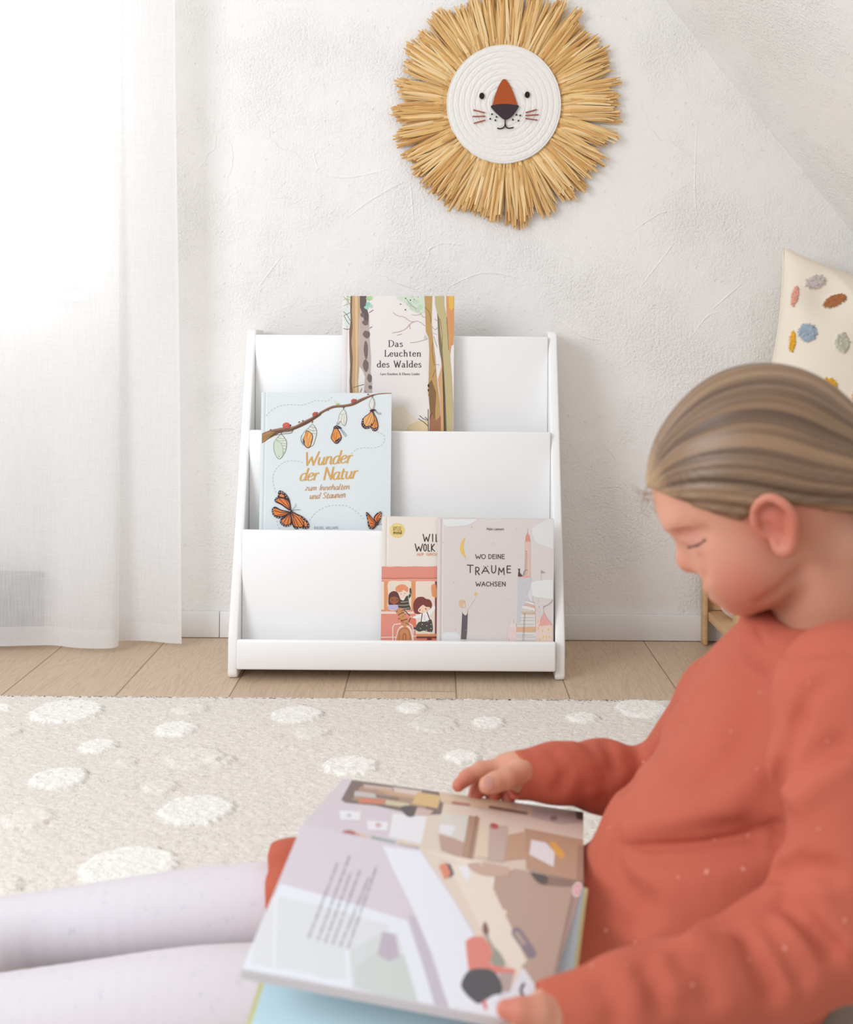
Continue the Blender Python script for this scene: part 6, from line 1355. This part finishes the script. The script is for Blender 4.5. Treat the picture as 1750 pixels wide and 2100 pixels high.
    A.poly([(900, 1775), (916, 1768), (930, 1790), (912, 1804)], (228, 148, 118)); A.poly([(916, 1770), (924, 1772), (932, 1792), (920, 1802), (924, 1790)], (110, 100, 110)); A.poly([(938, 1776), (960, 1776), (966, 1795), (958, 1812), (950, 1796)], (240, 240, 242)); A.blob([(960, 1772), (1010, 1768), (1042, 1776), (1040, 1796), (985, 1794)], (206, 178, 160))
    A.poly([(860, 1738), (905, 1748), (945, 1770), (940, 1772), (900, 1760)], (236, 224, 208)); 
    # lines of text, too small to read, running up the page
    rnd = random.Random(8); A.hold = True
    for (x0_, y0_, x1_, y1_) in ((633, 1922, 692, 1770), (652, 1928, 718, 1752), (667, 1932, 720, 1788), (682, 1936, 738, 1785), (698, 1940, 756, 1800), (714, 1944, 771, 1780)):
        L_ = math.hypot(x1_-x0_, y1_-y0_); dx, dy = (x1_-x0_)/L_, (y1_-y0_)/L_; s_ = 0
        while s_ < L_:
            wl = rnd.uniform(9, 24); e_ = min(s_+wl, L_)
            q = s_
            while q < e_:
                h_ = rnd.choice((2.0, 2.0, 3.1)); cx, cy = x0_+dx*q, y0_+dy*q; A.line([(cx+dy*h_, cy-dx*h_), (cx-dy*1.6, cy+dx*1.6)], .9, (150, 146, 158), cap=False)
                if rnd.random() < .6: A.line([(cx-dy*1.4, cy+dx*1.4), (cx-dy*1.4+dx*2.4, cy+dx*1.4+dy*2.4)], .8, (150, 146, 158), cap=False)
                q += 2.6
            s_ = e_+4.2
    A.hold = False; A.z += A.step
    # far page
    A.clip = farclip; A.z = 1.5e-4
    A.poly([(600, 1680), (700, 1590), (1210, 1660), (1210, 1820), (620, 1700)], LIL)
    A.poly([(838, 1640), (870, 1625), (1210, 1690), (1210, 1820), (1060, 1800), (860, 1740), (812, 1735)], BEI); A.poly([(806, 1668), (876, 1674), (864, 1732), (798, 1716)], (242, 243, 247)); A.poly([(700, 1640), (722, 1600), (740, 1596), (915, 1622), (905, 1670), (860, 1672), (770, 1652), (708, 1646)], (124, 104, 98))
    A.poly([(722, 1640), (740, 1612), (800, 1620), (880, 1632), (872, 1664), (800, 1652)], (178, 146, 124))
    for pts, cc in (([(745, 1608), (805, 1615), (806, 1622), (748, 1616)], (206, 186, 176)), ([(766, 1616), (870, 1630), (868, 1640), (800, 1630)], (210, 172, 134)), ([(728, 1622), (800, 1632), (798, 1640), (726, 1632)], (205, 200, 200)), ([(738, 1636), (790, 1640), (786, 1650), (734, 1646)], (216, 130, 100)), ([(792, 1640), (840, 1648), (838, 1656), (790, 1650)], (214, 206, 170)), ([(806, 1614), (866, 1622), (860, 1632), (810, 1624)], (226, 210, 200)), ([(856, 1624), (905, 1632), (898, 1658), (845, 1648)], (226, 190, 128)), ([(770, 1628), (820, 1636), (816, 1642), (772, 1636)], (140, 112, 100))): A.poly(pts, cc)
    A.blob([(822, 1656), (840, 1652), (858, 1656), (852, 1672), (836, 1674)], (84, 76, 76)); A.poly([(856, 1656), (890, 1662), (880, 1672), (850, 1672)], (214, 188, 178))
    for x, y in ((718, 1672), (774, 1693)): A.poly([(x-22, y-10), (x+22, y-8), (x+21, y+11), (x-20, y+9)], (243, 243, 247))
    A.ell(716, 1672, 5, 4, (206, 208, 218)); A.ell(776, 1692, 5.5, 4.5, (196, 138, 138)); A.ell(776, 1692, 2.5, 2, (240, 226, 226))
    A.blob([(702, 1706), (716, 1702), (732, 1708), (740, 1718), (728, 1722), (710, 1716)], (184, 108, 104)); A.blob([(730, 1708), (750, 1712), (752, 1718), (734, 1720)], (232, 200, 170)); A.poly([(762, 1714), (812, 1726), (810, 1734), (760, 1724)], (150, 174, 166)); A.poly([(818, 1730), (860, 1738), (860, 1746), (816, 1738)], (130, 132, 142))
    A.poly([(900, 1620), (1205, 1668), (1205, 1690), (905, 1645)], (226, 202, 172)); A.line([(910, 1624), (1010, 1638), (1190, 1664)], 3.2, (96, 78, 72)); A.line([(1005, 1655), (1080, 1668)], 6, (140, 112, 104)); A.line([(930, 1646), (962, 1650)], 6, (190, 130, 116)); A.poly([(1095, 1655), (1197, 1668), (1197, 1684), (1150, 1690), (1090, 1675)], (206, 190, 184)); A.poly([(1180, 1662), (1200, 1665), (1200, 1682), (1184, 1680)], (110, 98, 98)); A.ell(1136, 1678, 8, 5, (150, 136, 130))
    A.poly([(905, 1670), (962, 1672), (952, 1730), (935, 1722), (900, 1712)], (226, 224, 214)); A.poly([(902, 1690), (935, 1694), (925, 1715), (900, 1706)], (240, 242, 246)); A.poly([(900, 1710), (930, 1718), (952, 1728), (945, 1760), (905, 1742)], (196, 166, 150)); A.poly([(962, 1672), (984, 1676), (970, 1768), (946, 1762)], (184, 150, 126)); A.line([(978, 1674), (962, 1766)], 3.5, (150, 118, 98))
    A.poly([(985, 1700), (1004, 1700), (1004, 1760), (974, 1758)], (236, 220, 196)); A.poly([(1004, 1690), (1042, 1694), (1034, 1768), (1000, 1764)], (206, 186, 176)); A.poly([(1042, 1712), (1074, 1706), (1080, 1760), (1034, 1764)], (204, 170, 142)); A.ell(1014, 1694, 9, 6, (190, 104, 102), .3)
    A.poly([(1076, 1698), (1205, 1724), (1205, 1800), (1190, 1808), (1080, 1782)], (198, 164, 138)); A.poly([(1186, 1732), (1205, 1738), (1205, 1812), (1182, 1806)], (176, 142, 120)); A.poly([(1090, 1722), (1120, 1728), (1138, 1748), (1136, 1778), (1086, 1752)], (242, 242, 246)); A.poly([(1126, 1726), (1138, 1726), (1160, 1752), (1154, 1762), (1138, 1750)], (236, 180, 92)); A.poly([(870, 1742), (960, 1764), (1060, 1785), (1040, 1790), (940, 1772)], (238, 226, 208))
    A.clip = None
    A.make('printed_spread', attr_mat('spread_ink', .38, .35), root)
open_book()
# ================================================================== floor cushion under the child
def seat():
    v = Vol((.06, .68, .0), (.68, 1.30, .15), .004)
    def fn(X, Y, Z):
        return ((np.abs((X-.385)/.235)**4+np.abs((Y-1.02)/.215)**4+np.abs((Z-.056)/.042)**2.4)**(1/3)-1)*.045
    v.mix((.12, .78, .0), (.66, 1.27, .12), fn, .01)
    v.fold([(.25, .82, .08), (.38, .80, .075), (.52, .82, .08)], .004, .010)
    V, Q = v.mesh(); V[:, 2] = np.maximum(V[:, 2], .0165)
    o = link_np('floor_cushion', V, Q, simple('olive_grey_cotton', (150, 142, 128), .9, .1, bump=(300, .25, .001)), None)
    tag(o, 'olive grey floor cushion under the child at the lower right', 'cushion')
seat()
